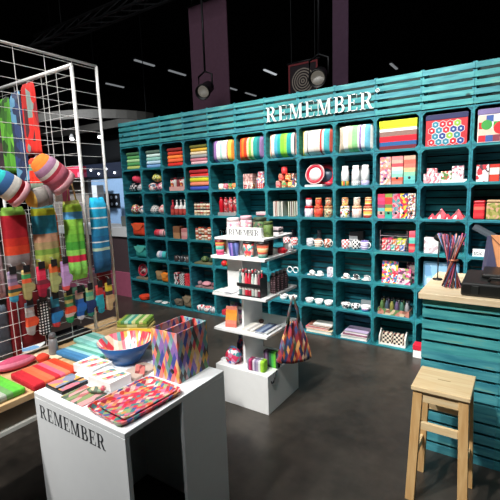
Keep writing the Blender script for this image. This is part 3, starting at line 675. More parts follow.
# second and third rows of bottles, tins and books
for i, (nm, bm_, cm) in enumerate([('red', flat('#c83040', .35, .05), REDL), ('white', flat('#f0ece8', .35, .03), WHITE), ('cream', flat('#ece0d4', .35, .04), WHITE), ('ivory', flat('#efe9dd', .35, .04), WHITE)]):
    t = bottle('slim_bottle', LB(f'{nm} slim bottle, {nth(i, 4)},', 2, 2).replace(', in', ' in'), 'bottle', P(2, 2, .22+.2*i, .07), .034, .20, stripes(['#d84a40', '#e0584a', '#c83a34', nm == 'red' and '#8a2030' or '#f2eeea', nm == 'red' and '#b82a38' or '#f4f0ec', nm == 'red' and '#c83040' or '#f4f0ec'], 'Z', [1, 1, .6, 1, 1, 1]), cm, None, .35, .5)
holds(2, 2, 'four slim bottles')
jarset(3, 2, 6, 2, [stripes(['#e8dcc4', '#c89a6a', '#e8dcc4'], 'Z'), stripes(['#e4d0b0', '#8a5a3a', '#e4d4b8'], 'Z'), stripes(['#d8b898', '#b8483a', '#e8dcc8'], 'Z')], [BLACK, DRED, flat('#3a2018')], 'patterned spice jar', .22, .9)
solo('display_riser', cbox(.28, .09, .04, .002), flat('#8e8f8f', .6, .06), LB('grey plinth under the red flasks', 4, 2), 'plinth', P(4, 2, .55, .03))
for i, m in enumerate([flat('#c8182a', .35, .05), cells(['#c82a34', '#8a2a34', '#d8a0a0'], 60), cells(['#d84a4a', '#b8a0a0', '#a82a34'], 60), cells(['#b82434', '#e0b0a0', '#6a3a44'], 60)]):
    bottle('red_flask', LB(f"{'plain' if i == 0 else 'patterned'} red flask, {nth(i, 4)},", 4, 2).replace(', in', ' in'), 'flask', P(4, 2, .26+.19*i, .075, .0405), .029, .185, m, m, None, .6, .7)
holds(4, 2, 'red flasks on a grey plinth')
gift(5, 2, [('grey pink low flat', stripes(['#3a3236', '#d8a0a8', '#c8c0c0'], 'Z'), .78, .03, 0, .13, .11, .05)]); holds(5, 2, 'a low flat box')
for g, (u0, cols) in enumerate([(.12, ['#e8e4dc', '#b04a3a', '#e0d8c8', '#3a5a4a', '#d8d4c8']), (.62, ['#7a8a4a', '#4a3a3a', '#8a6a3a', '#5a7a4a', '#6a5a3a'])]):
    for i, cc in enumerate(cols):
        book_t(LB(f"{['pale','russet','ivory','dark green','stone'][i] if g == 0 else ['sage','brown','ochre','moss','umber'][i]} upright book, {['left','right'][g]} group,", 6, 2).replace(', in', ' in'), P(6, 2, u0+.062*i, .05+.004*i), .17, .12, .017, flat(cc, .6, .1), (0, -PI/2+.0, 0) if False else (0, PI/2, 0), 'upright_book')
for o in bpy.data.objects:
    if o.name.startswith('upright_book'): o.location.z += .085
holds(6, 2, 'two groups of upright books')
def canisters(c, r, items):
    for nm, lo, lolid, up, uplid, u in items:
        jar('tea_canister', LB(f'large {nm} canister', c, r), 'canister', P(c, r, u, .07), .047, .115, lo, lolid)
        jar('tea_canister', LB(f'small {nm} canister on its larger twin', c, r), 'canister', P(c, r, u, .07, .1158), .033, .085, up, uplid)
    holds(c, r, 'stacked tea canisters')
A_ = cells(['#e0d4e0', '#c8b8d0', '#f0e8f0'], 60); B_ = cells(['#e04a34', '#e88a5a', '#c83a2a'], 50); C_ = cells(['#8a9a7a', '#d8c8a0', '#5a5a4a', '#c86a4a'], 90)
D_ = cells(['#2a4a3a', '#f0e8e0', '#d83a5a', '#e8d04a', '#f4f0ea'], 60); E_ = dots('#f0e6dc', '#c83a2a', 80); F_ = stripes(['#b83a34', '#c84a3a', '#f0e0b0', '#e8c84a', '#e0a050', '#c8503a', '#e8d0a0'], 'Z')
canisters(7, 2, [('lilac red lidded', A_, REDL, A_, REDL, .2), ('orange red', B_, B_, B_, flat('#e0a060'), .5), ('olive dotted', C_, flat('#b88a5a'), C_, C_, .8)])
canisters(8, 2, [('flower print', D_, D_, cells(['#f0e0d0', '#d83a5a', '#3a5a4a', '#e0b84a'], 90), flat('#d89a6a'), .2), ('red dotted', E_, flat('#e0b890'), cells(['#e8e0d0', '#a8a090', '#d8b8a0'], 90), OFFW, .53), ('warm striped', F_, flat('#d07a5a'), F_, flat('#e0a878'), .84)])
def tripack(c, r, u, y, s, rz, nm):
    t = thing('napkin_pyramid', LB(f'red and white folded pyramid pack, {nm},', c, r).replace(', in', ' in'), 'packaging', P(c, r, u, y), (0, 0, rz))
    ob('pack', mesh(('pyr', s), lambda: B().add([(-s, -s*.6, 0), (s, -s*.6, 0), (s, s*.6, 0), (-s, s*.6, 0), (0, 0, s*1.35)], [(3, 2, 1, 0), (0, 1, 4), (1, 2, 4), (2, 3, 4), (3, 0, 4)])), cells(['#c81f34', '#d8384a', '#f4f0ee', '#7a1a2a', '#3a6a4a'], 26), t)
for a in ((.26, .06, .036, .3, 'far left'), (.43, .14, .066, .1, 'tall left middle'), (.80, .14, .062, -.15, 'tall right middle'), (.6, .06, .035, .5, 'small front'), (.86, .05, .03, .2, 'far right')): tripack(10, 2, *a)
holds(10, 2, 'red and white pyramid packs')
def flat_tin(label, loc, w, d, h, m, lm):
    t = thing('tall_tin', label, 'tin', loc)
    ob('body', mesh(('tinb', w, d, h), lambda: bx(-w/2, 0, 0, w/2, d, h*.86), bevel=.012, seg=3), m, t)
    ob('lid', mesh(('tinl', w, d, h), lambda: bx(-w/2, 0, 0, w/2, d, h*.139), bevel=.008, seg=2), lm, t, (0, 0, h*.861))
flat_tin(LB('red tall tin, leftmost', 11, 2), P(11, 2, .17, .03), .085, .1, .16, stripes(['#c8182a', '#e0343a', '#d02030', '#e86a5a', '#c81f2c'], 'Z'), REDL)
flat_tin(LB('wide olive patterned tin', 11, 2), P(11, 2, .5, .03), .14, .1, .165, cells(['#8a8a3a', '#a8a05a', '#d0a080', '#78823a'], 45), flat('#b0906a'))
flat_tin(LB('red tall tin, rightmost', 11, 2), P(11, 2, .83, .03), .085, .1, .165, flat('#c8202c', .4, .1), REDL); holds(11, 2, 'three tall tins')

# third row
def pouch(c, r, nm, mat, flapmat, w, h, d, u, y, rz=0, hold=None):
    t = thing('fabric_pouch', LB(nm, c, r), 'bag', P(c, r, u, y), (0, 0, rz))
    ob('body', mesh(('pouch', w, h, d), lambda: pillow_b(w, h, d)), mat, t)
    ob('flap', mesh(('flap', w, h, d), lambda: B().prism([(-w*.44, h*.93), (w*.44, h*.93), (w*.2, h*.55), (-.01, h*.42), (-w*.26, h*.55)], -d*.5-.006, -d*.5+.002)), flapmat, t)
    holds(c, r, hold or 'a fabric pouch')
pouch(0, 3, 'orange red pouch with folded flap', flat('#e0401f', .8, .15), flat('#ea5a2c', .8, .1), .3, .2, .12, .52, .09, hold='an orange red pouch')
pouch(0, 4, 'turquoise rounded pouch', flat('#2f9f98', .8, .15), flat('#58bfae', .8, .1), .27, .19, .14, .55, .1, hold='a turquoise pouch')
bundles(0, 4, [('mint green top', flat('#7fd0b0', .9, .15), .35, .225, 0.0, .04, .11)], 'a turquoise pouch')
def roll(c, r, nm, mat, u, y, rad, ln, rz=0, name='rolled_towel', hold=None, z=0):
    t = thing(name, LB(nm, c, r), 'textile', P(c, r, u, y, z+.0032), (0, 0, rz))
    n = 20; pts = []
    ob('roll', mesh(('roll', rad, ln), lambda: B().lathe([(rad*.4, 0), (rad*.92, .004), (rad, .012), (rad, ln-.012), (rad*.92, ln-.004), (rad*.4, ln)], 18, Matrix.Translation((-ln/2, 0, rad)) @ Matrix.Rotation(PI/2, 4, 'Y'))), mat, t)
    ob('strap', mesh(('rollstrap', rad), lambda: B().lathe([(rad+.0005, 0), (rad+.003, 0), (rad+.003, .014), (rad+.0005, .014)], 18, Matrix.Translation((ln*.2, 0, rad)) @ Matrix.Rotation(PI/2, 4, 'Y'), ring=True)), flat('#3a2a30', .8), t)
    if hold: holds(c, r, hold)
roll(1, 3, 'pink and red rolled towel', stripes(['#c82a3a', '#d84a5a', '#e89aa0', '#f0b8b8', '#e07a84'], 'X'), .52, .13, .052, .24, .15, hold='a pink rolled towel')
roll(1, 4, 'white and turquoise rolled towel', stripes(['#e8e8ee', '#a8b8d8', '#48c8c8', '#3ab8b8', '#e8f0f0'], 'X'), .54, .14, .056, .22, .25, hold='a white and turquoise rolled towel')
gift(2, 3, [('brown kraft', stripes(['#b8845a', '#8a5a3a'], 'Z'), .38, .04, 0, .12, .1, .165), ('rose pink', stripes(['#d88a8a', '#e0a8a0', '#c87a7a'], 'Z'), .78, .04, 0, .12, .1, .14)]); holds(2, 3, 'a brown and a pink box')
jarset(3, 3, 6, 2, [stripes(['#d8c4a8', '#a8603a', '#e0d0b8'], 'Z'), stripes(['#c87a5a', '#e8d0c0', '#b8584a'], 'Z'), stripes(['#e0d8c8', '#8a6a4a', '#d8c8b0'], 'Z')], [flat('#c8552a'), flat('#8a2f20'), BLACK], 'rust lidded spice jar', .22, .9)
for i in range(4): solo('drinking_glass', mesh('tall_glass', lambda: B().lathe([(.026, 0), (.03, .002), (.033, .15), (.031, .15), (.028, .008), (.001, .008)], 16)), glass(), LB(f'tall clear glass, {nth(i, 4)}, behind the tower', 4, 3), 'glass', P(4, 3, .25+.17*i, .06))
holds(4, 3, 'tall clear glasses')
UJ = check('#f2eeec', '#c83a44', 50)
mugs(6, 3, [('red and white crossed', UJ, .52, .07), ('red checked', check('#e8d8d4', '#d8303c', 60), .8, .06)], .036, .085, hold='red and white mugs')
solo('dark_pitcher', mesh('pitcher', lambda: B().lathe([(.03, 0), (.036, .004), (.036, .1), (.026, .13), (.03, .17), (.028, .17), (.024, .13), (.001, .12)], 16)), flat('#2a2c34', .15, .05), LB('dark glossy pitcher behind the checked mugs', 6, 3), 'pitcher', P(6, 3, .6, .18))
mugs(7, 3, [('grey checked', check('#d8d8dc', '#a0a4ac', 60), .22, .07), ('cream striped', stripes(['#efe6da', '#d8a07a', '#f4ece0', '#b8785a'], 'Z', rep=2), .5, .05), ('rust patterned', cells(['#efe4d8', '#c8583a', '#7a3a2a'], 70), .78, .06)], .037, .085)
mugs(8, 3, [('red crossed white', UJ, .22, .06), ('black checked', check('#f0eeea', '#1e2026', 50), .5, .07), ('lilac ringed', stripes(['#e8e4ee', '#8a6ab0', '#f0ecf4', '#6a5aa0'], 'Z', rep=2), .76, .06)], .038, .088)
solo('glass_vase', mesh('vase', lambda: B().lathe([(.025, 0), (.03, .003), (.03, .09), (.018, .12), (.024, .17), (.022, .17), (.016, .12), (.001, .1)], 16)), flat('#4a4e55', .12, .1), LB('smoky glass vase behind the mugs', 7, 3), 'vase', P(7, 3, .38, .18))
solo('tall_box', cbox(.09, .07, .16, .002), stripes(['#e4e4e4', '#8a8e94', '#d8dadc', '#2a2c30'], 'Z'), LB('grey and white tall box behind the mugs', 8, 3), 'box', P(8, 3, .36, .15))
solo('black_box', cbox(.06, .07, .17, .002), BLACK, LB('black tall box behind the mugs', 8, 3), 'box', P(8, 3, .56, .15))
t = thing('wire_basket', LB('black wire basket full of bright small boxes', 9, 3), 'basket', P(9, 3, .45, .03))
def basket():
    b = B(); x, y, z = .125, .15, .15; r = .0022
    for zz in (.003, .06, .11, z): b.tube([(-x, 0, zz), (x, 0, zz), (x, y, zz), (-x, y, zz), (-x, 0, zz)], r, 5)
    for xx in (-x, x): b.tube([(xx, 0, .0), (xx, 0, z+.055)], r, 5); b.tube([(xx, y, 0), (xx, y, z)], r, 5)
    for k in range(1, 6): b.tube([(-x+2*x*k/6, 0, .003), (-x+2*x*k/6, y, .003)], r, 5)
    return b
ob('wire_frame', mesh('basket_frame', basket), flat('#8a7a80', .4), t)
i = 0
for u, z, w, h, hx in ((-.095, .008, .045, .055, '#e03a4a'), (-.05, .008, .04, .05, '#d84a9a'), (-.008, .008, .04, .055, '#3ac0b0'), (.035, .008, .04, .05, '#e84a3a'), (.08, .008, .045, .055, '#4a6ac0'), (-.09, .064, .05, .055, '#f0404a'), (-.04, .064, .045, .06, '#c83a6a'), (.005, .064, .04, .05, '#e87a3a'), (.05, .064, .045, .06, '#b8d83a'), (.093, .064, .035, .055, '#e0d04a')):
    p = P(9, 3, .45, .05); bx_, by_, bz_ = p
    solo('small_box', cbox(w-.004, .06, h, .0015), cells([hx, hx, '#e8d8d0', hx], 40), f"small {['red','magenta','aqua','vermilion','blue','scarlet','crimson','orange','lime','yellow'][i]} box in the wire basket, {'lower' if i < 5 else 'upper'} layer", 'box', (bx_+u, by_, bz_+z)); i += 1
holds(9, 3, 'a wire basket of small boxes')
solo('standing_tin', cbox(.055, .09, .2, .003), stripes(['#d83a4a', '#e87a6a', '#c82a3a', '#58b8a8', '#78c8b8', '#d8485a', '#e86070'], 'Z'), LB('narrow red and aqua banded box beside the wire basket', 9, 3), 'box', P(9, 3, .9, .03))
gift(10, 3, [('white line patterned square', cells(['#eceaea', '#d8c8cc', '#f2f0f0', '#c0a8b0', '#e8e4e4'], 35), .27, .05, 0, .13, .06, .145)]); holds(10, 3, 'a white box and scissors')
for i in range(5): solo('ribbon_spool_card', cbox(.022, .012, .14+.01*(i % 2), .001), [flat('#c8c8d0'), glass(), flat('#d8d8dc'), flat('#b8305a'), flat('#9a9aa8')][i], LB(f'slim hanging card strip, {nth(i, 5)},', 10, 3).replace(', in', ' in'), 'card', P(10, 3, .6+.045*i, .12), (-.1, 0, 0))
def scissors(u, z, nm):
    t = thing('scissors', LB(f'pair of {nm} scissors', 10, 3), 'scissors', P(10, 3, u, .04+.05*(u > .9), z+.004), (0, .12, 0))
    for s in (-1, 1):
        ob('handle', mesh(('sciss', s), lambda: B().tube([(s*.017+.014*math.cos(a), 0, .10+.017*math.sin(a)) for a in [2*PI*k/12 for k in range(13)]], .004, 6)), [flat('#8a8a96', .4), flat('#c83a78', .4)][u > .9], t)
        ob('blade', mesh(('blade', s), lambda: B().prism([(s*.010, .085), (s*.004, .085), (-s*.006, 0), (-s*.003, 0)], -.001+s*.0012, .001+s*.0012)), CHROME, t)
scissors(.84, .0, 'grey handled'); scissors(.915, .0, 'magenta handled')
solo('price_card', mesh('price_card', lambda: bx(-.1, 0, -.028, .1, .003, .028)), stripes(['#3f4850', '#4a545c', '#3f4850'], 'Z'), LB('dark grey card fixed at a slant', 11, 3), 'card', P(11, 3, .32, .015, .215), (0, .52, 0))
def text_mesh(s, size, depth=.0008):
    cu = bpy.data.curves.new('txt', 'FONT'); cu.body = s; cu.size = size; cu.extrude = depth/2
    o = bpy.data.objects.new('txt', cu); C.objects.link(o); bpy.context.view_layer.update()
    me = bpy.data.meshes.new_from_object(o.evaluated_get(bpy.context.evaluated_depsgraph_get())); bpy.data.objects.remove(o)
    me.materials.clear(); me.materials.append(None); me.name = 'lettering'; return me
t = thing('sticker_sign', LB('small white sign with black lettering', 11, 3), 'sign', P(11, 3, .22, .03))
ob('sign_board', cbox(.1, .012, .064, .001), WHITE, t); ob('lettering', text_mesh('stic', .052), flat('#2a2a2e'), t, (-.043, -.0006, .014), (PI/2, 0, 0)); holds(11, 3, 'a slanted card and a white sign')

# fourth row
mugs(2, 4, [('dark brown', flat('#3f3434', .4, .1), .25, .07), ('charcoal', flat('#33363c', .4, .1), .52, .07), ('grey brown', flat('#544a4a', .4, .1), .8, .07)], .036, .08, 'beaker', 'three dark beakers')
solo('shallow_tray', cbox(.3, .16, .022, .004), flat('#6a6a4a', .6, .15), LB('olive shallow tray', 3, 4), 'tray', P(3, 4, .5, .03))
bundles(3, 4, [('mossy green', cells(['#4a6a3a', '#7a8a4a', '#2f4a2f'], 70), .42, .11, .0225, .055, .04), ('deep red', flat('#b02030', .8, .1), .885, .12, .0225, .027, .04), ('dark green', flat('#2a4a34', .9, .2), .70, .11, .0225, .03, .035)], 'an olive tray')
for nm, hx, u in (('red', '#d8282a', .3), ('yellow', '#ecc03a', .52), ('orange', '#f0863a', .74)): solo('ceramic_ball', mesh('ceramic_ball', lambda: blob_b(.04, .04, .04, 1, .02)), flat(hx, .35, .05), LB(f'{nm} round ceramic ball', 4, 4), 'ornament', P(4, 4, u, .06))
holds(4, 4, 'three coloured ceramic balls')
for i, u in enumerate((.62, .82)): solo('ring_ornament', mesh('ring_orn', lambda: B().tube([(.032*math.cos(a), 0, .037+.032*math.sin(a)) for a in [2*PI*k/16 for k in range(17)]], .006, 6)), WHITE, LB(f"white ring ornament, {['left','right'][i]} one,", 6, 4).replace(', in', ' in'), 'ornament', P(6, 4, u, .07))
holds(6, 4, 'white ring ornaments')
def espresso(c, r, u, y, nm, mat):
    t = thing('espresso_cup', LB(f'{nm} espresso cup', c, r), 'cup', P(c, r, u, y, .0105)); mug_parts(t, .025, .042, mat)
    solo('saucer', mesh('saucer', lambda: B().lathe([(.02, 0), (.028, .002), (.05, .0095), (.049, .012), (.027, .0046), (.001, .0046)], 24)), WHITE, LB(f'white saucer under the {nm} espresso cup', c, r), 'saucer', P(c, r, u, y))
    holds(c, r, 'espresso cups on saucers')
ES = [('black spotted', cells(['#f0eeec', '#26282e', '#f4f2f0'], 70)), ('plain white', WHITE), ('brown spotted', cells(['#efece8', '#6a4a3a', '#f4f2ee'], 70)), ('black patterned', cells(['#2a2c30', '#e8e6e4', '#1c1e22'], 80)), ('grey rimmed', stripes(['#f2f0ee', '#f4f2f0', '#8a8e90'], 'Z'))]
espresso(7, 4, .28, .06, *ES[0]); espresso(7, 4, .53, .06, *ES[1]); espresso(8, 4, .24, .06, *ES[2]); espresso(8, 4, .52, .06, *ES[3]); espresso(8, 4, .82, .06, *ES[4])
gift(7, 4, [('white pictured cup', cells(['#e8e6e8', '#d0ccd4', '#b8a0b0', '#f0eeee'], 40), .86, .05, 0, .07, .06, .1)])
def paperbag(label, loc, w, d, h, mat, rz=0, hm=None):
    t = thing('paper_bag', label, 'bag', loc, (0, 0, rz))
    ob('body', mesh(('pbag', w, d, h), lambda: B().add([(-w/2, 0, 0), (w/2, 0, 0), (w/2, d, 0), (-w/2, d, 0), (-w/2, d*.3, h), (w/2, d*.3, h), (w/2, d*.6, h), (-w/2, d*.6, h)], [(3, 2, 1, 0), (0, 1, 5, 4), (1, 2, 6, 5), (2, 3, 7, 6), (3, 0, 4, 7), (4, 5, 6, 7)])), mat, t)
    return t
FL3 = cells(['#e8e4d8', '#d8304a', '#e8c03a', '#3a6ab0', '#f0ece4', '#e06a8a', '#4a8a5a'], 55)
paperbag(LB('tall bag with bright flower print', 9, 4), P(9, 4, .36, .05), .15, .07, .215, FL3, .06)
paperbag(LB('leaning pink floral bag', 9, 4), P(9, 4, .72, .05), .12, .06, .15, cells(['#c84a7a', '#e8a0b8', '#6a3a5a', '#e0d0c8', '#8a9a5a'], 45), -.1)
paperbag(LB('taller magenta floral bag behind', 9, 4), P(9, 4, .84, .15), .09, .06, .2, cells(['#b83a6a', '#d88aa8', '#5a3a4a', '#c8b8b0'], 45)); holds(9, 4, 'floral paper bags')
t = thing('framed_board', LB('pale blue framed board', 10, 4), 'picture', P(10, 4, .5, .05), (-.04, 0, 0))
ob('panel', cbox(.29, .008, .24, .001), cells(['#6a9ac0', '#8ab8d8', '#a8cce0', '#7aa8c8'], 14), t); ob('frame', mesh('bframe', lambda: bx(-.15, -.004, 0, .15, .006, .012).box(-.15, -.004, .23, .15, .006, .242).box(-.15, -.004, .0121, -.138, .006, .2299).box(.138, -.004, .0121, .15, .006, .2299)), flat('#3f6f88', .5), t); holds(10, 4, 'a pale blue framed board')
gift(10, 4, [('small white', WHITE, .3, .01, 0, .07, .03, .09)], 'card stand')

# fifth and bottom rows
solo('easel_riser', cbox(.24, .13, .03, .003), flat('#8a7a62', .7, .1), LB('tan riser under the standing plate', 0, 5), 'plinth', P(0, 5, .55, .03))
standing_plate(LB('round pink patterned plate', 0, 5), P(0, 5, .5, .09, .0306), .1, flat('#b8909a', .4, .1), cells(['#c8a8a0', '#8a3a4a', '#e0c8c0', '#5a3a3a'], 30), .15); holds(0, 5, 'a round patterned plate')
pouch(1, 5, 'orange rounded pouch', flat('#f0801c', .7, .1), flat('#f89a3a', .7, .1), .15, .14, .1, .72, .08)
pouch(1, 5, 'tan leaning pouch', flat('#a8845a', .8, .15), flat('#b8946a', .8, .1), .13, .15, .08, .28, .12, .3, hold='an orange and a tan pouch')
gift(2, 5, [('black and white', cells(['#26282c', '#e8e6e4', '#c8303a'], 40), .25, .04, 0, .09, .1, .16), ('zigzag white', check('#efeceb', '#2a2a2e', 60), .5, .04, 0, .08, .1, .15), ('red', cells(['#d02434', '#e04a50', '#b81a2a'], 50), .78, .04, 0, .1, .1, .16)]); holds(2, 5, 'black, white and red boxes')
solo('serving_tray', cbox(.31, .17, .02, .005), cells(['#8a6a6a', '#6a5050', '#a08080'], 30), LB('brown pink flat tray', 3, 5), 'tray', P(3, 5, .5, .03))
bundles(3, 5, [('pink folded', flat('#c88a94', .9, .15), .45, .11, .0206, .07, .03), ('dark rose', flat('#7a4a54', .9, .15), .80, .11, .0206, .044, .03), ('mauve', flat('#9a7a84', .9, .15), .14, .11, .0206, .034, .028)], 'a flat brown tray')
gift(4, 5, [('frosted pale', flat('#cfd6da', .4, .05), .55, .06, 0, .1, .08, .08)]); holds(4, 5, 'a frosted box')
def bowl(c, r, u, y, nm, mat):
    t = thing('bowl', LB(f'{nm} bowl', c, r), 'bowl', P(c, r, u, y))
    ob('body', mesh('bowl_body', lambda: B().lathe([(.03, 0), (.034, .002), (.048, .05), (.046, .05), (.033, .006), (.001, .006)], 24)), mat, t)
    ob('rim', mesh('bowl_rim', lambda: B().lathe([(.0485, 0), (.0505, .003), (.0485, .006), (.0455, .003)], 24, ring=True)), WHITE, t, (0, 0, .0482)); holds(c, r, 'small porcelain bowls')
for u, nm, m in ((.2, 'grey rimmed white', flat('#d8dcdc', .3)), (.5, 'plain white', WHITE), (.8, 'pink based white', stripes(['#d8a0a0', '#f0eeec', '#f4f2f0'], 'Z'))): bowl(7, 5, u, .06, nm, m)
for u, nm, m in ((.24, 'black streaked white', cells(['#f0eeea', '#f4f2f0', '#3a3a40'], 60)), (.52, 'black triangle white', check('#f2f0ee', '#26282e', 40)), (.8, 'blue based white', stripes(['#5a7ac0', '#c0a0c0', '#f2f0f0'], 'Z'))): bowl(8, 5, u, .06, nm, m)
for u, nm, m in ((.4, 'white footed', WHITE), (.72, 'cream footed', OFFW)): bowl(6, 5, u, .06, nm, m)
solo('leaning_card', mesh('lean_card', lambda: bx(-.06, 0, 0, .06, .004, .08)), flat('#aab4b8', .5), LB('pale grey card leaning behind the bowls', 8, 5), 'card', P(8, 5, .72, .17, .002), (-.35, 0, 0))
t = thing('bottle_tray', LB('low open box of dark topped bottles', 9, 5), 'box', P(9, 5, .48, .03))
ob('tray', mesh('btray', lambda: bx(-.15, 0, 0, .15, .16, .004).box(-.15, 0, .0041, .15, .004, .06).box(-.15, .156, .0041, .15, .16, .06).box(-.15, .0041, .0041, -.146, .1559, .06).box(.146, .0041, .0041, .15, .1559, .06)), cells(['#b87a6a', '#c8b090', '#8a5a4a', '#5a7a4a', '#2a2c30'], 28), t); holds(9, 5, 'a box of dark topped bottles')
for k in range(2):
    for i in range(6):
        p = P(9, 5, .48, .03)
        bottle('small_bottle', f"dark capped small bottle, {nth(i, 6)}, {'front' if k == 0 else 'rear'} row of the fifth crates' bottle box".replace('fifth crates\' ', ''), 'bottle', (p[0]-.12+.048*i, p[1]+.045+.065*k, p[2]+.0046), .02, .15, [flat('#4a6a3a'), flat('#3a4a5a'), flat('#7a7a3a'), flat('#5a4a6a'), flat('#3a6a5a'), flat('#8a8a8e')][(i+k*2) % 6], BLACK, None, .5, .6)
solo('folded_cloth', mesh('heap', lambda: blob_b(.11, .09, .045, 5, .25)), flat('#e0401e', .9, .2), LB('crumpled orange red cloth', 0, 6), 'textile', P(0, 6, .5, .1)); holds(0, 6, 'a crumpled orange cloth')
for i, (u, y, hx) in enumerate(((.22, .07, '#c8cac8'), (.56, .07, '#efeeea'), (.85, .12, '#e0dcd4'))): solo('flat_packet', mesh(('packet', i), lambda: blob_b(.055, .05, .014, i+2, .1)), flat(hx, .6, .08), LB(f"{['grey','white','ivory'][i]} flat packet", 1, 6), 'packaging', P(1, 6, u, y))
holds(1, 6, 'flat pale packets')
pouch(2, 6, 'tan crumpled bag', flat('#7a6a54', .9, .2), flat('#8a7a62', .9, .2), .18, .17, .12, .7, .1)
pouch(2, 6, 'grey brown low bag', flat('#6a5f52', .9, .2), flat('#75695a', .9, .2), .13, .1, .09, .2, .09, hold='tan and grey brown bags')
for i, (u, nm, m) in enumerate(((.22, 'white ringed', stripes(['#f0eeec', '#c83a44', '#f0eeec', '#8a8a90', '#f0eeec'], 'X')), (.52, 'red patterned', FLOR2), (.82, 'grey spotted', dots('#c8c8cc', '#5a5a62', 40)))): solo('stacked_bowls', mesh(('lowbowl', i), lambda: B().lathe([(.03, 0), (.05, .004), (.056, .06), (.053, .062), (.04, .03), (.001, .03)], 20)), m, LB(f'{nm} wide bowl', 3, 6), 'bowl', P(3, 6, u, .07))
holds(3, 6, 'three wide bowls')
gift(4, 6, [('scarlet low', flat('#c8283a', .6, .1), .28, .05, 0, .12, .1, .06), ('white striped low', stripes(['#f0eeee', '#d8485a', '#f0eeee', '#3a3a44'], 'X'), .66, .05, 0, .13, .1, .06)]); holds(4, 6, 'low red and striped boxes')
gift(5, 6, [('pink low', flat('#d87a8a', .6, .1), .5, .05, 0, .14, .1, .06)]); holds(5, 6, 'a low pink box')
def flatstack(c, r, items):
    z = 0
    for i, (nm, m, u, w, d, h, rz) in enumerate(items):
        book_t(LB(f'{nm} flat lying book', c, r), P(c, r, u, .026+.01*i, z), w, d, h, m, (0, 0, rz)); z += h+.0006
    holds(c, r, 'flat lying books')
flatstack(7, 6, [('wide cream', flat('#e0cfa8', .6), .52, .3, .2, .035, 0), ('rose red', flat('#c8626a', .6), .45, .27, .18, .02, .04), ('brown', flat('#8a5a4a', .6), .5, .26, .17, .018, -.03), ('white', OFFW, .6, .22, .15, .014, .05)])
flatstack(8, 6, [('wide white', flat('#ecebe8', .5), .5, .28, .2, .035, .03), ('purple red', flat('#8a3a5a', .6), .52, .26, .19, .014, .02), ('pale lilac', flat('#b8a8c8', .6), .54, .25, .18, .028, 0)])
t = thing('plate_rack', LB('white rack holding checked plates', 9, 6), 'rack', P(9, 6, .46, .04))
ob('rack_base', mesh('rackbase', lambda: bx(-.13, 0, 0, .13, .12, .012)), OFFW, t)
for sx in (-.13, .118): ob('rack_side', mesh('rackside', lambda: B().prism([(0, 0), (.12, 0), (.12, .11), (.07, .135), (0, .07)], 0, .012, 'X')), OFFW, t, (sx, 0, .0125))
for i in range(6):
    p = P(9, 6, .46, .04)
    solo('checked_plate', mesh('sq_plate', lambda: bx(-.05, 0, 0, .05, .006, .105), bevel=.002), check('#e8d8c4', ['#26262a', '#7a3a34', '#3a3a40'][i//2], 46), f"{'left' if i % 2 == 0 else 'right'} checked square plate, {['front','middle','rear'][i//2]} pair in the white plate rack", 'plate', (p[0]-.056+.11*(i % 2), p[1]+.02+.03*(i//2), p[2]+.013))
holds(9, 6, 'a white plate rack')
lidbox('shoe_box', 'white box with red lid on the floor by the counter', (4.13, -.11, .0004), .15, .1, .125, WHITE, flat('#d01f38', .5), .05, lidlab='red lid')
# ------------------------------------------------------------------ goods on the tower
def TP(x, y, z): return (TCX+x, TCY+y, z+.0006)
def tumbler(label, loc, m, r=.034, h=.135, lid=BLACK):
    t = thing('travel_tumbler', label, 'tumbler', loc)
    ob('body', mesh(('tumbler', r, h), lambda: B().lathe([(r*.72, 0), (r*.75, .003), (r, h*.88)], 20)), m, t)
    ob('lid', mesh(('tumlid', r, h), lambda: B().lathe([(r*1.05, 0), (r*1.05, h*.06), (r*.92, h*.11), (r*.9, h*.119)], 20)), lid, t, (0, 0, h*.8805))
S2 = SH[2]
tumbler('travel tumbler with teal and pink bands, leftmost on the upper tower shelf', TP(-.185, -.182, S2), stripes(['#d8487a', '#c83a5a', '#e87a9a', '#3aa89a', '#78b89a', '#c84a3a', '#d8a04a'], 'Z'), .036, .11, DRED)
tumbler('travel tumbler with green print behind the leftmost one', TP(-.19, -.07, S2), cells(['#5a8a4a', '#c8a060', '#b84a3a', '#e0d0b0'], 50), .033, .11)
tumbler('navy and violet tapered tumbler on the upper tower shelf', TP(-.06, -.18, S2), stripes(['#2a2a5a', '#6a5ab0', '#3a3a8a', '#8a70b8', '#2f3f7a', '#6a7ac0'], 'X'), .042, .114, flat('#23242e'))
tumbler('mosaic print tumbler with black lid on the upper tower shelf', TP(.075, -.185, S2), cells(['#d8384a', '#3aa8a8', '#e8e0d0', '#3a7a4a', '#e87a5a', '#f0c8c8'], 60), .040, .112)
tumbler('brown banded tumbler near the right edge of the upper tower shelf', TP(.185, -.175, S2), stripes(['#3a7a70', '#8ab0a0', '#c84a3a', '#e8a86a', '#e0c89a', '#d85a3a', '#8a4a3a'], 'Z'), .043, .112)
tumbler('dark striped tumbler at the back right of the upper tower shelf', TP(.165, -.06, S2), stripes(['#2a2426', '#5a3a3a', '#2a2426'], 'Z'), .036, .11)
tumbler('plum tumbler in the middle of the upper tower shelf', TP(.01, -.155, S2) if False else TP(.10, -.03, S2), cells(['#6a3a5a', '#a86a8a', '#3a2a3a'], 50), .034, .108)
t = thing('red_cup', 'low red cup by the right back edge of the upper tower shelf', 'cup', TP(.205, .05, S2)); mug_parts(t, .027, .04, flat('#d02030', .4, .05), flat('#d02030', .4, .05))
t = thing('white_cup', 'small white cup behind the low red cup on the tower', 'cup', TP(.2, .15, S2)); mug_parts(t, .03, .06, cells(['#f0ecec', '#d84a5a', '#f4f0f0'], 50))
S3 = SH[3]
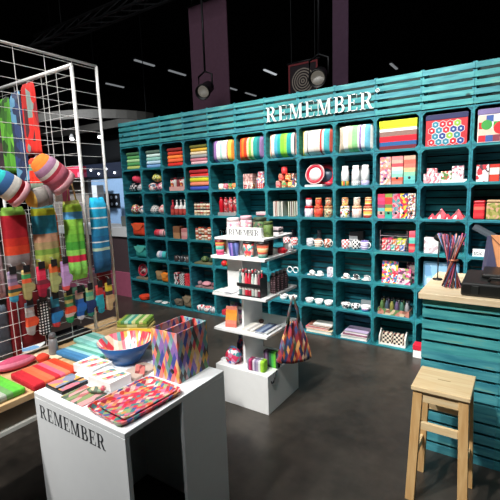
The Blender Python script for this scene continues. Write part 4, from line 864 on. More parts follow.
jar('flower_canister', 'pale pink flower print canister behind the small sign', 'canister', TP(-.15, -.05, S3), .05, .13, cells(['#e8b8c4', '#f4e8ea', '#d87a94', '#c8d0c0'], 45), flat('#e8d8dc'))
jar('flower_canister', 'white and rose canister right of the pale pink one', 'canister', TP(-.045, -.03, S3), .045, .145, cells(['#f0e4e6', '#d88a9c', '#e8c0cc', '#a0b0a0'], 50), flat('#e0b0bc'))
jar('green_canister', 'dark green leafy canister on the tower top', 'canister', TP(.07, -.02, S3), .05, .135, cells(['#3a5a3a', '#5a7a4a', '#2a3a2a', '#7a5a4a'], 50), flat('#3a4a38'))
jar('green_canister', 'olive canister at the right edge of the tower top', 'canister', TP(.165, -.06, S3), .035, .11, cells(['#5f7a3a', '#7a8a4a', '#4a5f2f'], 50), flat('#4a5a2a'))
solo('low_box', cbox(.09, .07, .05, .002), stripes(['#d8d0d0', '#2a2a2e', '#b8a8ac'], 'Z'), 'small black and white box at the back of the tower top', 'box', TP(.13, .07, S3))
S1 = SH[1]
t = thing('open_booklet', 'open pale booklet lying on the middle tower shelf', 'booklet', TP(-.14, -.185, S1), (0, 0, .0))
for s in (-1, 1): ob('page', mesh(('page', s), lambda: B().prism([(0, 0), (s*.035, .008), (s*.085, .005), (s*.085, .009), (s*.035, .012), (0, .004)], -.05, .05, 'Y')), flat('#dfe4dc', .6, .05) if s < 0 else cells(['#d8d8dc', '#c8c8cc', '#a8a8b0'], 20), t)
t = thing('bottle_caddy', 'black caddy holding coloured pepper bottles on the middle tower shelf', 'caddy', TP(.09, -.175, S1))
ob('frame', mesh('caddy', lambda: bx(-.1, -.055, 0, .1, .038, .004).box(-.1, .034, .0041, .1, .038, .15).box(-.1, -.055, .07, .1, -.051, .095).box(.096, -.051, .0041, .1, .0335, .14)), flat('#17181b', .5), t)
BC = ['#5a8a8a', '#d8c8c0', '#e8324a', '#c82038', '#c0d0c8', '#e0dcd8', '#8a3a4a']
for k in range(2):
    for i in range(7):
        p = TP(.09, -.175, S1)
        bottle('pepper_bottle', f"slim bottle, {nth(i, 7)}, {'front' if k == 0 else 'back'} row of the black caddy on the tower", 'bottle', (p[0]-.081+.0268*i, p[1]-.034+.036*k, p[2]+.0045), .0125, .185, stripes([BC[(i+k*3) % 7], '#e8e0dc', BC[(i+k*3) % 7], BC[(i+k*3) % 7]], 'Z'), [OFFW, flat('#d83a4a'), flat('#8a8a8e')][i % 3], None, .5, .6)
for i in range(4): bottle('dark_flask', f'dark spotted flask, {nth(i, 4)}, at the right back of the middle tower shelf', 'bottle', TP(.195, -.06+.058*i, S1), .024, .15, dots('#4a3438', '#a08088', 60), flat('#b8a8ac'), None, .55, .65)
S0 = SH[0]
def tentcard(label, loc, w, h, m, rz):
    t = thing('tent_card', label, 'card', loc, (0, 0, rz))
    ob('front_leaf', mesh(('leaf', w, h), lambda: B().prism([(0, 0), (.003, 0), (.035, h), (.032, h)], -w/2, w/2, 'X')), m, t)
    ob('rear_leaf', mesh(('rleaf', w, h), lambda: B().prism([(.067, 0), (.07, 0), (.0385, h), (.0355, h)], -w/2, w/2, 'X')), flat('#d8d0c4'), t)
tentcard('orange standing card with pink foot on the lower tower shelf', TP(-.11, -.19, S0), .09, .155, stripes(['#d86a5a', '#e0806a', '#ee9a3a', '#f09a34', '#ee8f2c', '#d07a6a'], 'Z'), .25)
solo('printed_pouch', mesh('ppouch', lambda: pillow_b(.16, .15, .07)), cells(['#d8a0b0', '#8a5a9a', '#e8e0e0', '#3a4a6a', '#e0683a', '#6a8a7a'], 40), 'patterned soft pouch behind the orange card on the tower', 'bag', TP(-.14, -.04, S0))
book_t('striped notebook with pale cover on the lower tower shelf, left one', TP(.045, -.2, S0), .1, .16, .012, stripes(['#d8d4cc', '#e8e4dc', '#b8b4b0', '#e8e4dc'], 'X'), name='notebook', cat='notebook')
book_t('blue striped notebook in the middle of the lower tower shelf', TP(.145+.035, -.19, S0), .07, .14, .016, stripes(['#5a6a8a', '#8a9ab0', '#3a4a6a', '#c8ccd0'], 'X'), name='notebook', cat='notebook') if False else None
book_t('blue grey striped notebook beside the pale one on the tower', TP(.165, -.2, S0), .105, .2, .014, stripes(['#5a6a8a', '#8a9ab0', '#3a4a6a', '#c8ccd0'], 'X'), name='notebook', cat='notebook')
solo('small_gadget', mesh('gadget', lambda: blob_b(.02, .016, .018, 2, .2)), flat('#5a3a34', .5), 'small brown trinket beside the tower column, lower shelf', 'ornament', TP(.045, .0, S0))
def zip_pouch(label, loc, w, h, d, m, rz=0):
    t = thing('zip_pouch', label, 'bag', loc, (0, 0, rz))
    ob('body', mesh(('zpouch', w, h, d), lambda: bx(-w/2, -d/2, 0, w/2, d/2, h), bevel=min(h, d)*.2, seg=3), m, t)
    ob('zip', mesh(('zip', w, h), lambda: bx(-w*.4, -.004, h, w*.4, .004, h+.003)), BLACK, t)
zip_pouch('lime ended striped zip pouch at the front of the tower base', TP(.11, -.175, .295), .14, .085, .07, stripes(['#8a7a9a', '#c8386a', '#7a1a4a', '#d8d0dc', '#8a80a0', '#a89ab8', '#d8e0d8', '#a8d83a', '#8ac82a'], 'X'), .12)
zip_pouch('purple and green striped zip pouch standing behind on the tower base', TP(.174, -.07, .295), .125, .125, .05, stripes(['#4a2a4a', '#8a6a90', '#3a3040', '#2a6a4a', '#4ab84a', '#6ac83a', '#2a3a34'], 'X'), 0)
t = thing('round_pouch', 'round pink and blue floral pouch on the tower base', 'bag', TP(-.115, -.165, .295), (0, 0, .15))
ob('body', mesh('rpouch', lambda: B().lathe([(.03, 0), (.055, .004), (.06, .02), (.06, .05), (.055, .066), (.03, .07)], 24, Matrix.Translation((0, .035, .06)) @ Matrix.Rotation(PI/2, 4, 'X'))), cells(['#e83a6a', '#f0e8ee', '#3a6ac0', '#d82a4a', '#e88ab0', '#4aa0a8'], 36), t)
ob('strap', mesh('rstrap', lambda: B().tube([(-.05+.1*k/8, 0, .09+.045*math.sin(PI*k/8)) for k in range(9)], .004, 6)), flat('#3a6a9a'), t)
bottle('dark_bottle', 'dark blue bottle behind the round pouch on the tower base', 'bottle', TP(-.15, -.02, .295), .028, .17, cells(['#26304f', '#4a5a8a', '#b83a4a'], 50), flat('#26304f'))
bottle('rose_bottle', 'rose printed bottle beside the tower column, base level', 'bottle', TP(-.08, -.05, .295), .025, .16, cells(['#c87a8a', '#e0c0c0', '#8a4a4a'], 50), flat('#8a5a5a'))
solo('white_sachet', mesh('sachet', lambda: bx(-.03, -.02, 0, .03, .02, .02), bevel=.006), WHITE, 'small white sachet at the left front corner of the tower base', 'packaging', TP(-.2, -.16, .295))
# shopper hanging from the tower
HARL = ['#8a2a34', '#d86a3a', '#e0a060', '#3a4a7a', '#26304f', '#6a3a5a', '#b84a3a', '#6a7a8a', '#e0b898', '#4a5a4a', '#a83a4a']
t = thing('shopping_bag', 'multicoloured harlequin shopper hanging by its straps from the tower', 'bag', (3.50, -1.425, .35), (0, 0, .85))
def shopper():
    b = B(); v = []; f = []; nx, nz = 16, 12
    for side in (-1, 1):
        for j in range(nz+1):
            t_ = j/nz; w = .275*(1-.62*t_**1.3); d = .035*(1-t_*.5)
            for i in range(nx+1):
                s = i/nx*2-1
                y = side*d*(1-s**4)**.5*(.35+.65*math.sin(PI*min(1, .25+t_*.75)))+.010*math.sin(3.2*s*PI+2*t_)*(.3+t_)
                sag = -.012*math.cos(s*2)*(1-t_)
                v.append((s*w/2, y, .30*t_+sag+.012))
    m = (nx+1)*(nz+1)
    for j in range(nz):
        for i in range(nx):
            a = j*(nx+1)+i; f.append((a, a+1, a+nx+2, a+nx+1)); f.append((m+a, m+a+nx+1, m+a+nx+2, m+a+1))
    for j in range(nz):
        for i in (0, nx): a = j*(nx+1)+i; f.append((a, a+nx+1, m+a+nx+1, m+a))
    for i in range(nx):
        for j in (0, nz): a = j*(nx+1)+i; f.append((a, m+a, m+a+1, a+1))
    return b.add(v, f, True)
ob('bag_body', mesh('shopper', shopper), diamonds(HARL, (44, 0, 14), (44, 0, -14), .6), t)
for s in (-1, 1):
    ob('strap', mesh(('shstrap', s), lambda: B().tube([(s*.045, 0, .30), (s*.032, 0, .38), (s*.012, .0, .46), (0, 0, .50)], [.014, .011, .009, .006], 8)), diamonds(['#3a4a5a', '#5a6a6a', '#4a5a4a', '#6a4a4a'], (30, 0, 20), (30, 0, -20), .7), t)
t = thing('wire_hook', 'white hook on the tower shelf corner carrying the shopper', 'hook', (3.401, -1.44, .8515))
ob('arm', mesh('hookarm', lambda: B().tube([(0, 0, 0), (.05, .008, 0), (.10, .015, -.002), (.108, .016, .012)], .004, 6)), METALW, t)
t = thing('black_strap', 'black hanging loop over the right front corner of the tower base', 'strap', TP(.236, -.17, .2))
ob('loop', mesh('loop', lambda: B().tube([(.006, .05, .096), (.010, .03, .09), (.010, .01, .06), (.010, -.01, .03), (.010, -.03, .035), (.01, -.035, .05)], .006, 8)), BLACK, t)

# ------------------------------------------------------------------ goods on the podium
def PP(x, y, z=0): return (x, y, PZ+.0006+z)
TRAYC = ['#d8344a', '#e86a6a', '#f0b0a0', '#4a8a8a', '#e0985a', '#c83a5a', '#e8ccc0', '#56609a', '#d8503f', '#d07a98', '#98b078', '#a83a4a', '#c8485a', '#b87a80']
def tray_b(w, d, h=.022):
    b = B(); n = 28
    def loop(s, z):
        pts = []
        for k in range(n):
            a = 2*PI*k/n; e = 9
            c, si = math.cos(a), math.sin(a)
            pts.append(((w/2-s)*math.copysign(abs(c)**(2/e), c), (d/2-s)*math.copysign(abs(si)**(2/e), si), z))
        return pts
    L = [loop(.012, 0), loop(.002, h*.8), loop(0, h), loop(.006, h), loop(.016, .005)]
    v = sum(L, []); f = []
    for i in range(4):
        for k in range(n): k2 = (k+1) % n; f.append((i*n+k, i*n+k2, (i+1)*n+k2, (i+1)*n+k))
    f.append(tuple(range(n-1, -1, -1))); f.append(tuple(4*n+k for k in range(n)))
    return b.add(v, f)
TM = diamonds(TRAYC, (54, 35, 0), (54, -35, 0), .3)
solo('serving_tray', mesh('tray', lambda: tray_b(.235, .325)), TM, 'large harlequin serving tray lying at the right front of the podium', 'tray', PP(3.553, -2.915), (0, 0, -.06))
solo('serving_tray', mesh('tray_small', lambda: tray_b(.198, .275, .016)), diamonds(TRAYC, (54, 35, 0), (54, -35, 0), .3, .41), 'smaller harlequin tray stacked in the larger one', 'tray', PP(3.553, -2.905, .0055), (0, 0, -.06))
for i, (x, nm) in enumerate(((3.479, 'left'), (3.5615, 'right'))):
    o = magfile(f'tall harlequin magazine file on the podium, {nm} one of the pair', PP(x, -2.71), .081, .205, .235, diamonds(['#8a6ab0', '#d8384a', '#3a4a9a', '#6a9a9a', '#e0b87a', '#8ab0b8', '#e87a6a', '#c8a0a8', '#4a3a3a', '#5a8a5a', '#d8a04a'], (42, 42, 17), (42, 42, -17), .5, .3*i), .0, full=True)
bowlm = diamonds(['#e8586a', '#f0c0a8', '#e8e0d0', '#6a9a9a', '#e0a04a', '#c83a4a', '#f4ece4', '#d87a8a'], (60, 30, 24), (60, -30, 24), .3)
t = thing('salad_bowl', 'large flared bowl, harlequin inside and blue outside, on the podium', 'bowl', PP(3.185, -2.66))
ob('outer_shell', mesh('bowl_out', lambda: B().lathe([(.058, 0), (.07, .002), (.098, .045), (.138, .112), (.1365, .1125), (.095, .045), (.064, .005), (.001, .004)], 32)), flat('#2a5a94', .3, .04), t, label='deep blue outside')
ob('inner_shell', mesh('bowl_in', lambda: B().lathe([(.001, .0065), (.055, .0068), (.07, .008), (.097, .05), (.136, .1128), (.1335, .1128), (.093, .052), (.066, .0095), (.001, .009)], 32)), bowlm, t, label='harlequin printed inside')
def cardbox(label, loc, rz, w, d, h, cols):
    t = thing('card_box', label, 'box', loc, (0, 0, rz))
    ob('tray', cbox(w, d, h, .001), WHITE, t)
    n = 2
    for i in range(n): ob('print', mesh(('cprint', w, d), lambda: B().prism([(-w*.2, .01), (w*.02, .01), (w*.22, d-.01), (-.002, d-.01)], 0, .0008, 'Z')), cells(cols, 60), t, (-w*.22+w*.45*i, 0, h+.0002))
cardbox('white box of print topped soaps at the back left of the podium', PP(3.135, -2.875), .0, .155, .11, .042, ['#e8586a', '#e8a0a0', '#e8c86a', '#8ab0a0', '#d83a4a'])
cardbox('white box of print topped soaps, front right one of the pair', PP(3.315, -2.92), .0, .16, .115, .042, ['#e0685a', '#e8b0a8', '#a8b86a', '#5a8a9a', '#d83a5a'])
t = thing('notebook', 'black edged notebook with elastic band at the left podium corner', 'notebook', PP(3.163, -2.975), (0, 0, -.02))
ob('cover', mesh('nbk', lambda: bx(-.068, -.065, 0, .068, .065, .016), bevel=.003), BLACK, t)
ob('cover_print', mesh('nbp', lambda: bx(-.064, -.061, .0162, .064, .061, .017)), cells(['#d87a8a', '#8a90a8', '#e8a05a', '#6a7a8a', '#d8c05a', '#c0808a'], 22), t)
ob('elastic_band', mesh('nbe', lambda: bx(-.004, -.066, .0172, .010, .066, .0186)), BLACK, t, (.02, 0, 0))
t = thing('greeting_card', 'flat printed card with leaf pattern at the podium front', 'card', PP(3.315, -2.995), (0, 0, .0))
ob('sheet', mesh('gcard', lambda: bx(-.076, -.06, 0, .076, .06, .004)), cells(['#8a9a6a', '#e0a0a0', '#6a7a5a', '#d8b85a', '#b86a6a', '#5a6a5a'], 40, stretch=(1, .35, 1)), t)
t = thing('bird_ornament', 'small rounded printed bird sitting on the leaf card', 'ornament', PP(3.345, -2.955, .0042), (0, 0, .35))
ob('body', mesh('birdb', lambda: blob_b(.042, .02, .014, 2, .05)), cells(['#7a9a7a', '#5a6a5a', '#e0c0a0', '#d87a7a'], 50), t)
ob('head', mesh('birdh', lambda: blob_b(.014, .012, .012, 3, .05)), cells(['#c85a6a', '#e8b0a0', '#5a5a5a'], 60), t, (.034, 0, .012))
solo('brown_tray', mesh('brown_tray', lambda: bx(-.075, -.1, 0, .075, .1, .012), bevel=.003), flat('#b9a596', .5, .05), 'taupe flat tray between the blue bowl and the harlequin files', 'tray', PP(3.305, -2.665+.0), (0, 0, .12)) if False else None
solo('taupe_board', mesh('taupe_board', lambda: bx(-.055, -.08, 0, .055, .08, .012), bevel=.002), flat('#b9a598', .5, .05), 'taupe flat board lying between the bowl and the harlequin files', 'board', PP(3.345, -2.72), (0, 0, .05))
tumbler('black lidded patterned tumbler behind the harlequin files', PP(3.37, -2.565), cells(['#c8a0a8', '#6a7a8a', '#8a4a5a', '#d8c0b8'], 50), .034, .135)
solo('folded_flyer', mesh('flyer', lambda: B().prism([(0, 0), (.004, 0), (.02, .05), (.016, .05)], -.025, .025, 'X')), cells(['#8a3a3a', '#c8706a', '#5a3a3a'], 40), 'small dark red folded flyer left of the harlequin files', 'flyer', PP(3.383, -2.75), (0, 0, .3))
# ------------------------------------------------------------------ goods on the long table
def TT(x, y, z=0): return (x, y, TZ+.0006+z)
def mat_stack(label, loc, w, d, h, m, rz=0, n=1, axis='Y'):
    return solo('folded_mat', mesh(('mat', w, d, h), lambda: bx(-w/2, -d/2, 0, w/2, d/2, h), bevel=h*.3, seg=2), m, label, 'textile', loc, (0, 0, rz))
mat_stack('folded green striped mat at the near end of the table', TT(2.89, -3.17), .25, .17, .03, stripes(['#2f6a34', '#7a9a70', '#a8b0a0', '#6a9a5a', '#58b838', '#62c038'], 'Y', rough=.9))
mat_stack('folded red and orange striped mat beside the white podium', TT(2.935, -2.95), .235, .225, .034, stripes(['#c01828', '#c41c2a', '#e8623c', '#ee6a44', '#d82432', '#e8607a', '#f07a58', '#ea3a1c', '#f04a1e'], 'Y', rough=.9), -.04)
mat_stack('folded blue striped mat in the middle of the table', TT(2.875, -2.70), .29, .15, .028, stripes(['#3a78a8', '#4a8ab8', '#9ad0d8', '#5aa898', '#a8e0d0', '#78c0b0'], 'Y', rough=.9), .02)
mat_stack('folded aqua striped mat behind the blue one', TT(2.76, -2.545), .24, .14, .024, stripes(['#8ad0c8', '#b8e8e0', '#68b8a8', '#a0d8d0'], 'Y', rough=.9), -.05)
mat_stack('orange folded mat behind the blue bowl', TT(2.925, -2.50), .08, .10, .03, flat('#e88a2c', .9, .1), .1)
mat_stack('yellow edged red mat at the far end of the table', TT(2.92, -2.335), .19, .12, .03, stripes(['#e0502a', '#d8302a', '#f0b02a', '#f4c22e'], 'Y', rough=.9), .45)
for i, (nm, cols) in enumerate((('lowest pale yellow', ['#e8d890', '#e0cc80']), ('second olive striped', ['#a8b04a', '#d8dca0', '#8a9a4a']), ('topmost green and aqua striped', ['#a8b84a', '#5a9a5a', '#b8e0c8', '#48a898', '#d8e0a0', '#6aa84a', '#e0dca0', '#8ab84a']))):
    mat_stack(f'folded mat of the far stack, {nm}', TT(2.765, -2.235, i*.0215), .21-.008*i, .15, .021, stripes(cols, 'X', rough=.9) if i else flat('#e6d68c', .9, .08), .5)
solo('round_placemat', mesh('cream_disc', lambda: B().lathe([(.09, 0), (.095, .004), (.09, .008)], 32)), flat('#e6cfae', .7, .05), 'round cream placemat lying behind the red mat', 'placemat', TT(2.70, -2.79))
t = thing('pepper_mill', 'grey pepper mill standing on the round cream placemat', 'mill', TT(2.715, -2.775, .0082))
ob('body', mesh('mill', lambda: B().lathe([(.024, 0), (.026, .004), (.024, .05), (.021, .09)], 18)), flat('#7f7f80', .4, .06), t); ob('cap', mesh('millcap', lambda: B().lathe([(.02, 0), (.019, .02), (.012, .03)], 18)), flat('#6a6a6c', .4), t, (0, 0, .0905))
t = thing('white_dish', 'white dish with blue stripe behind the grid panel', 'dish', TT(2.52, -2.815)); ob('body', mesh('wdish', lambda: B().lathe([(.05, 0), (.06, .003), (.09, .03), (.087, .03), (.058, .007), (.001, .006)], 28)), stripes(['#7ab0e0', '#f2f4f5', '#f4f6f6', '#f2f4f5'], 'Z'), t)
solo('rolled_pink_towel', mesh('pinkroll', lambda: blob_b(.045, .10, .032, 4, .06)), stripes(['#b83a5a', '#c85a7a', '#d87a94', '#c04a6a'], 'Z', rough=.9), 'plump pink rolled towel by the grid panel', 'textile', TT(2.70, -2.975), (0, 0, -.1))
solo('rolled_rose_towel', mesh('roseroll', lambda: blob_b(.05, .06, .035, 6, .1)), flat('#d8808a', .9, .12), 'short rose towel bundle behind the pink roll', 'textile', TT(2.50, -3.02))
solo('orange_cloth', mesh('orcloth', lambda: blob_b(.03, .03, .026, 8, .15)), flat('#d8402a', .9, .1), 'small orange red cloth bundle beside the cream placemat', 'textile', TT(2.75, -2.86))
solo('white_cloth', mesh('whcloth', lambda: bx(-.09, -.09, 0, .09, .09, .014), bevel=.005), stripes(['#e8eaec', '#b0c8e0', '#f0f0f0', '#98b0d0'], 'Y', rough=.9), 'white and blue folded cloth at the near edge behind the green mat', 'textile', TT(2.73, -3.28))

t = thing('mesh_tray', 'black flat mesh tray on the table behind the grid panel', 'tray', TT(2.525, -2.585))  # added dark sheet in place of the floor seen through the grid
ob('plate', mesh('mtray', lambda: bx(-.08, -.13, 0, .08, .13, .006)), BLACK, t)
ob('wall', mesh('mtrayw', lambda: bx(-.08, -.13, .0061, -.076, .13, .03).box(.076, -.13, .0061, .08, .13, .03).box(-.0759, -.13, .0061, .0759, -.126, .03).box(-.0759, .126, .0061, .0759, .13, .03)), BLACK, t)
# ------------------------------------------------------------------ wire grid rack
XA, YE, ZA = 2.62, -2.265, 2.39
t = thing('grid_panel', 'white wire grid panel standing along the long table', 'rack', (XA, 0, 0))
y0 = -3.80
def wiresA():
    b = B(); y = YE-.165
    while y > y0: b.tube([(0, y, TZ+.03), (0, y, ZA)], .0017, 5); y -= .165
    z = TZ+.06
    while z < ZA-.02: b.tube([(.0035, y0, z), (.0035, YE, z)], .0014, 5); z += .0745
    return b
ob('wire_grid', mesh('wiresA', wiresA), METALW, t)
for y in (YE, y0): ob('post', mesh('gpost', lambda: B().tube([(0, 0, TZ+.002), (0, 0, ZA)], .0085, 10)), METALW, t, (0, y, 0))
ob('top_rail', mesh('grailA', lambda: B().tube([(0, y0, ZA), (0, YE, ZA)], .0075, 8)), METALW, t)
ob('foot_rail', mesh('gfootA', lambda: B().tube([(0, y0, TZ+.03), (0, YE, TZ+.03)], .004, 8)), METALW, t)
YB = -2.42; ZB = 2.365
t = thing('grid_panel', 'white framed wire grid panel set crosswise behind the first, carrying scarves', 'rack', (0, YB, 0))
def wiresB():
    b = B(); x = XA-.18
    while x > 1.62: b.tube([(x, 0, TZ+.03), (x, 0, ZB)], .0013, 5); x -= .165
    z = TZ+.08
    while z < ZB-.02: b.tube([(1.62, .003, z), (XA-.02, .003, z)], .0012, 5); z += .0745
    return b
ob('wire_grid', mesh('wiresB', wiresB), METALW, t)
ob('post', mesh('bpost', lambda: B().tube([(0, 0, TZ+.002), (0, 0, ZB)], .0105, 10)), METALW, t, (XA-.02, 0, 0)); ob('post', mesh('bpost_far', lambda: B().tube([(0, 0, .002), (0, 0, ZB)], .0105, 10)), METALW, t, (1.62, 0, 0))
ob('top_rail', mesh('brail', lambda: B().tube([(1.62, 0, ZB), (XA-.02, 0, ZB)], .0125, 10)), METALW, t)
HK = flat('#c8c8ca', .3, .02, metal=.6)
def hanging(name, label, cat, y, ztop, w, h, th, m, folds=1.5, amp=.004, seed=1, x=XA+.012, flare=.05):
    t = thing(name, label, cat, (x, y, ztop-h), (0, 0, PI/2))
    ob('cloth', mesh((name, w, h, th, seed), lambda: soft_panel(w, h, th, folds, amp, flare, seed=seed)), m, t)
    ob('hook', mesh(('hook', h), lambda: B().tube([(0, .009, h+.012), (0, -.004, h+.014), (0, -.012, h+.002), (0, -.012, h-.012)], .002, 5)), HK, t)
    return t
hanging('hanging_towel', 'hanging towel in lime, dark red and grey, leftmost of four', 'towel', -2.865, 1.57, .125, .33, .035, stripes(['#8a7f80', '#8f8484', '#d8401f', '#c82a1c', '#b01224', '#a80f22', '#a81024', '#86b848'], 'Z', [1, 1, 1.1, 1, 1, 1, .8, 1], rough=.95), seed=1)
hanging('hanging_towel', 'hanging towel in yellow, turquoise and sand, second of four', 'towel', -2.705, 1.585, .13, .37, .04, stripes(['#c8c060', '#c0d060', '#88b048', '#b8a070', '#d0a080', '#2f9cc0', '#38a8c8', '#38a8c8', '#e0e83a', '#58b8c8'], 'Z', [1.2, 1, .8, 1, 1.2, 1, 1, .6, 1, .8], rough=.95), 2.2, .005, 2)
hanging('hanging_towel', 'hanging towel in bright lime with blue and red bands, third of four', 'towel', -2.53, 1.59, .115, .47, .045, stripes(['#90e060', '#98e868', '#d82448', '#98e060', '#4aa83a', '#70c040', '#88d048', '#98d850', '#58a8e0', '#b8e048', '#e8f080'], 'Z', [1.3, 1, .8, .7, 1, 1, 1, .8, .9, .9, .5], rough=.95), 2.6, .006, 3)
hanging('hanging_towel', 'hanging towel in blue with thin white lines, fourth of four', 'towel', -2.355, 1.60, .115, .47, .035, stripes(['#1f5a88', '#23628f', '#2a6a98', '#c0d8c0', '#2a88b8', '#e8f4f6', '#1c6fa0', '#1f80b0', '#e8f4f6', '#1fa0d0', '#e8f4f6', '#1fb0e0', '#e8f4f6', '#24b8e8'], 'Z', [1.5, .2, 1.2, .4, .7, .15, .7, 1, .18, 1.1, .18, 1.1, .18, 1.3], rough=.95), 1.4, .004, 4)
for i, (y, zt, w, h, nm, hx) in enumerate(((-2.79, 1.54, .05, .40, 'pale grey', '#b8b4b4'), (-2.62, 1.53, .045, .36, 'orange', '#e8703a'), (-2.465, 1.56, .04, .42, 'magenta red', '#d0284a'), (-2.95, 1.52, .05, .42, 'grey pink', '#a88a90'), (-2.40, 1.14, .05, .2, 'lilac', '#b8a0b8'), (-2.315, 1.17, .11, .17, 'dark red', '#8a2430'))):
    hanging('narrow_towel', f'narrow {nm} towel hanging on the back of the grid panel', 'towel', y, zt, w, h, .02, flat(hx, .95, .15), seed=10+i, x=XA-.04)
for i, (y, zt, w, h, nm, hx) in enumerate(((-2.985, 1.06, .12, .30, 'slate grey', '#4a5560'), (-2.90, 1.10, .045, .34, 'wine red', '#7a141c'), (-2.80, 1.13, .13, .34, 'deep red', '#6f1018'), (-2.50, 1.06, .1, .2, 'dark green', '#2a4a3a'), (-2.34, .98, .13, .12, 'bright red', '#b8202a'))):
    hanging('large_towel', f'{nm} folded towel hanging low behind the grid panel', 'towel', y, zt, w, h, .025, flat(hx, .95, .18), seed=20+i, x=XA-.05)
# socks: each pair a thing with its black header card
def sock(label, y, ztop, cols, ws=None, L=.19, w=.047, flip=1, m=None, foot=True, seed=0):
    t = thing('sock_pair', label, 'socks', (XA+(.06 if ztop > 1.2 else .012), y, ztop-L), (0, 0, PI/2))
    def mk():
        pts = [(-w*.42, L*.86), (w*.42, L*.86), (w*.46, L*.5), (w*.85*1, L*.42), (w*.8, L*.28), (w*.40, L*.22), (w*.3, L*.04), (0, 0), (-w*.45, L*.05), (-w*.55, L*.25), (-w*.46, L*.5)] if foot else [(-w*.42, L*.86), (w*.42, L*.86), (w*.48, L*.4), (w*.5, L*.06), (w*.3, 0), (-w*.3, 0), (-w*.5, L*.06), (-w*.48, L*.4)]
        return B().prism([(flip*a, z) for a, z in pts], -.026, -.002)
    ob('sock', mesh(('sock', L, w, flip, foot), mk, bevel=.006, seg=2), m or stripes(cols, 'Z', ws, rough=.95), t)
    ob('header_card', mesh(('hdr', w, L), lambda: bx(-w*.36, -.030, L*.80, w*.36, -.0265, L), bevel=.001), flat('#15151a', .6), t)
    ob('hook', mesh(('shook', L, ztop > 1.2), lambda: B().tube([(0, .056 if ztop > 1.2 else .008, L+.008), (0, -.012, L+.01), (0, -.028, L-.004)], .002, 5)), HK, t)
UP = 'upper sock row of the grid panel'; LO = 'lower sock row of the grid panel'
sock(f'purple striped sock pair with teal toe, {UP}', -2.935, 1.275, ['#2a8ab0', '#3a9ab8', '#c8a04a', '#3a4a3a', '#d0604a', '#9a7a98', '#7a6a88', '#a890a8', '#8a7a98'])
sock(f'khaki sock pair with green band, {UP}', -2.865, 1.27, ['#a8a068', '#a8a068', '#b0a870', '#a8a068', '#e8603a', '#3a9a5a', '#c8b070'])
sock(f'raspberry red sock pair, {UP}', -2.785, 1.275, ['#8a1030', '#9a1434', '#b01a3a', '#7a2838', '#e0284a', '#e83a5a', '#d82848'], None, .2, .05)
sock(f'sage sock pair with orange top, {UP}', -2.715, 1.275, ['#a8b070', '#a8b070', '#b0b878', '#a8b070', '#a8a868', '#d8602f', '#e07038'], None, .19, .048)
sock(f'lavender sock pair with dark heel dot, {UP}', -2.648, 1.28, ['#e85a5a', '#c8a0d8', '#c8a0d8', '#c098d0', '#d0a8e0', '#b890c8'], None, .2, .048)
lows = [('grey and orange', -2.845, ['#9a9a98', '#a8a8a4', '#e85a34', '#e05030', '#b0b0b0', '#d8d8d8', '#6a8aa0'], True, 1), ('blue and teal', -2.70, ['#c83a3a', '#2a78b8', '#2a80c0', '#26304f', '#3a90b0', '#2f88a8'], True, 1), ('green striped red footed', -2.615, ['#1f8a5a', '#2a9a5a', '#d8b8b0', '#e8502f', '#e0482f', '#58a070', '#e0d080', '#4a9868', '#c8c870'], True, 1),
        ('royal blue', -2.545, ['#d8c8d0', '#2058a8', '#2a6ab8', '#2a6ac0', '#2860b0', '#c0a890', '#b08080'], True, 1), ('navy', -2.475, ['#2f7a6a', '#1f3068', '#20346f', '#22386f', '#8ab88a', '#58a88a', '#b8c080'], True, 1), ('turquoise', -2.405, ['#1f88a0', '#24a0b8', '#24a8c0', '#22a0b8', '#c83a3a', '#d84a4a'], True, -1), ('tan and yellow', -2.335, ['#c8a880', '#c8a880', '#d0b088', '#c8a078', '#3a3038', '#d8c838', '#d0b040'], True, 1)]
for i, (nm, y, cols, ft, fl) in enumerate(lows): sock(f'{nm} sock pair, {LO}', y, 1.085, cols, None, .215, .05, fl)
sock(f'black sock pair with white dots, {LO}', -2.772, 1.09, None, None, .24, .062, 1, dots('#14151a', '#f0f0f0', 62, .3), False)
# soft striped items on the panel top
def hat(label, y, z, m, tilt, w=.12, h=.17):
    t = thing('knitted_hat', label, 'hat', (XA+.09, y, z), (tilt, 0, 0))
    ob('crown', mesh(('crown', w, h), lambda: B().lathe([(w*.1, 0), (w*.32, h*.05), (w*.47, h*.3), (w*.5, h*.6), (w*.49, h*.8)], 20, None, .8, 1)), m, t)
    ob('brim', mesh(('brim', w, h), lambda: B().lathe([(w*.5, 0), (w*.53, h*.02), (w*.53, h*.16), (w*.46, h*.18)], 20, None, .8, 1)), flat('#d8a0a8', .95, .1) if tilt < -1.5 else flat('#7a6a6c', .95, .1), t, (0, 0, h*.80))
hat('striped knitted hat in orange, mauve, white and pink on the grid panel', -2.755, 1.815, stripes(['#f07a2a', '#f0842f', '#b888a8', '#b080a0', '#f0e4dc', '#c83a50', '#e87a90', '#e8809a', '#e88098'], 'Z', rough=.95), -2.3, .15, .21)
hat('striped knitted hat in teal, blue and white at the left photo edge', -2.985, 1.73, stripes(['#1fa8a8', '#24b0b0', '#3a68a0', '#3a68a0', '#e0dcd4', '#e8e4dc', '#c82a3a'], 'Z', rough=.95), -2.2, .135, .18)
hat('grey knitted hat with yellow edge on the grid panel', -2.825, 1.60, stripes(['#d8a848', '#e0b050', '#8a8480', '#938d88', '#8f8984', '#97918b'], 'Z', rough=.95), -1.35, .105, .125)
solo('gift_tag', mesh('gtag', lambda: bx(-.045, -.004, 0, .045, 0, .07)), stripes(['#f0e8e8', '#f4f0f0', '#e87aa0', '#e06a94'], 'X'), 'pink and white card hanging between the hat and the lime towel', 'card', (XA+.02, -2.585, 1.585), (0, 0, PI/2))
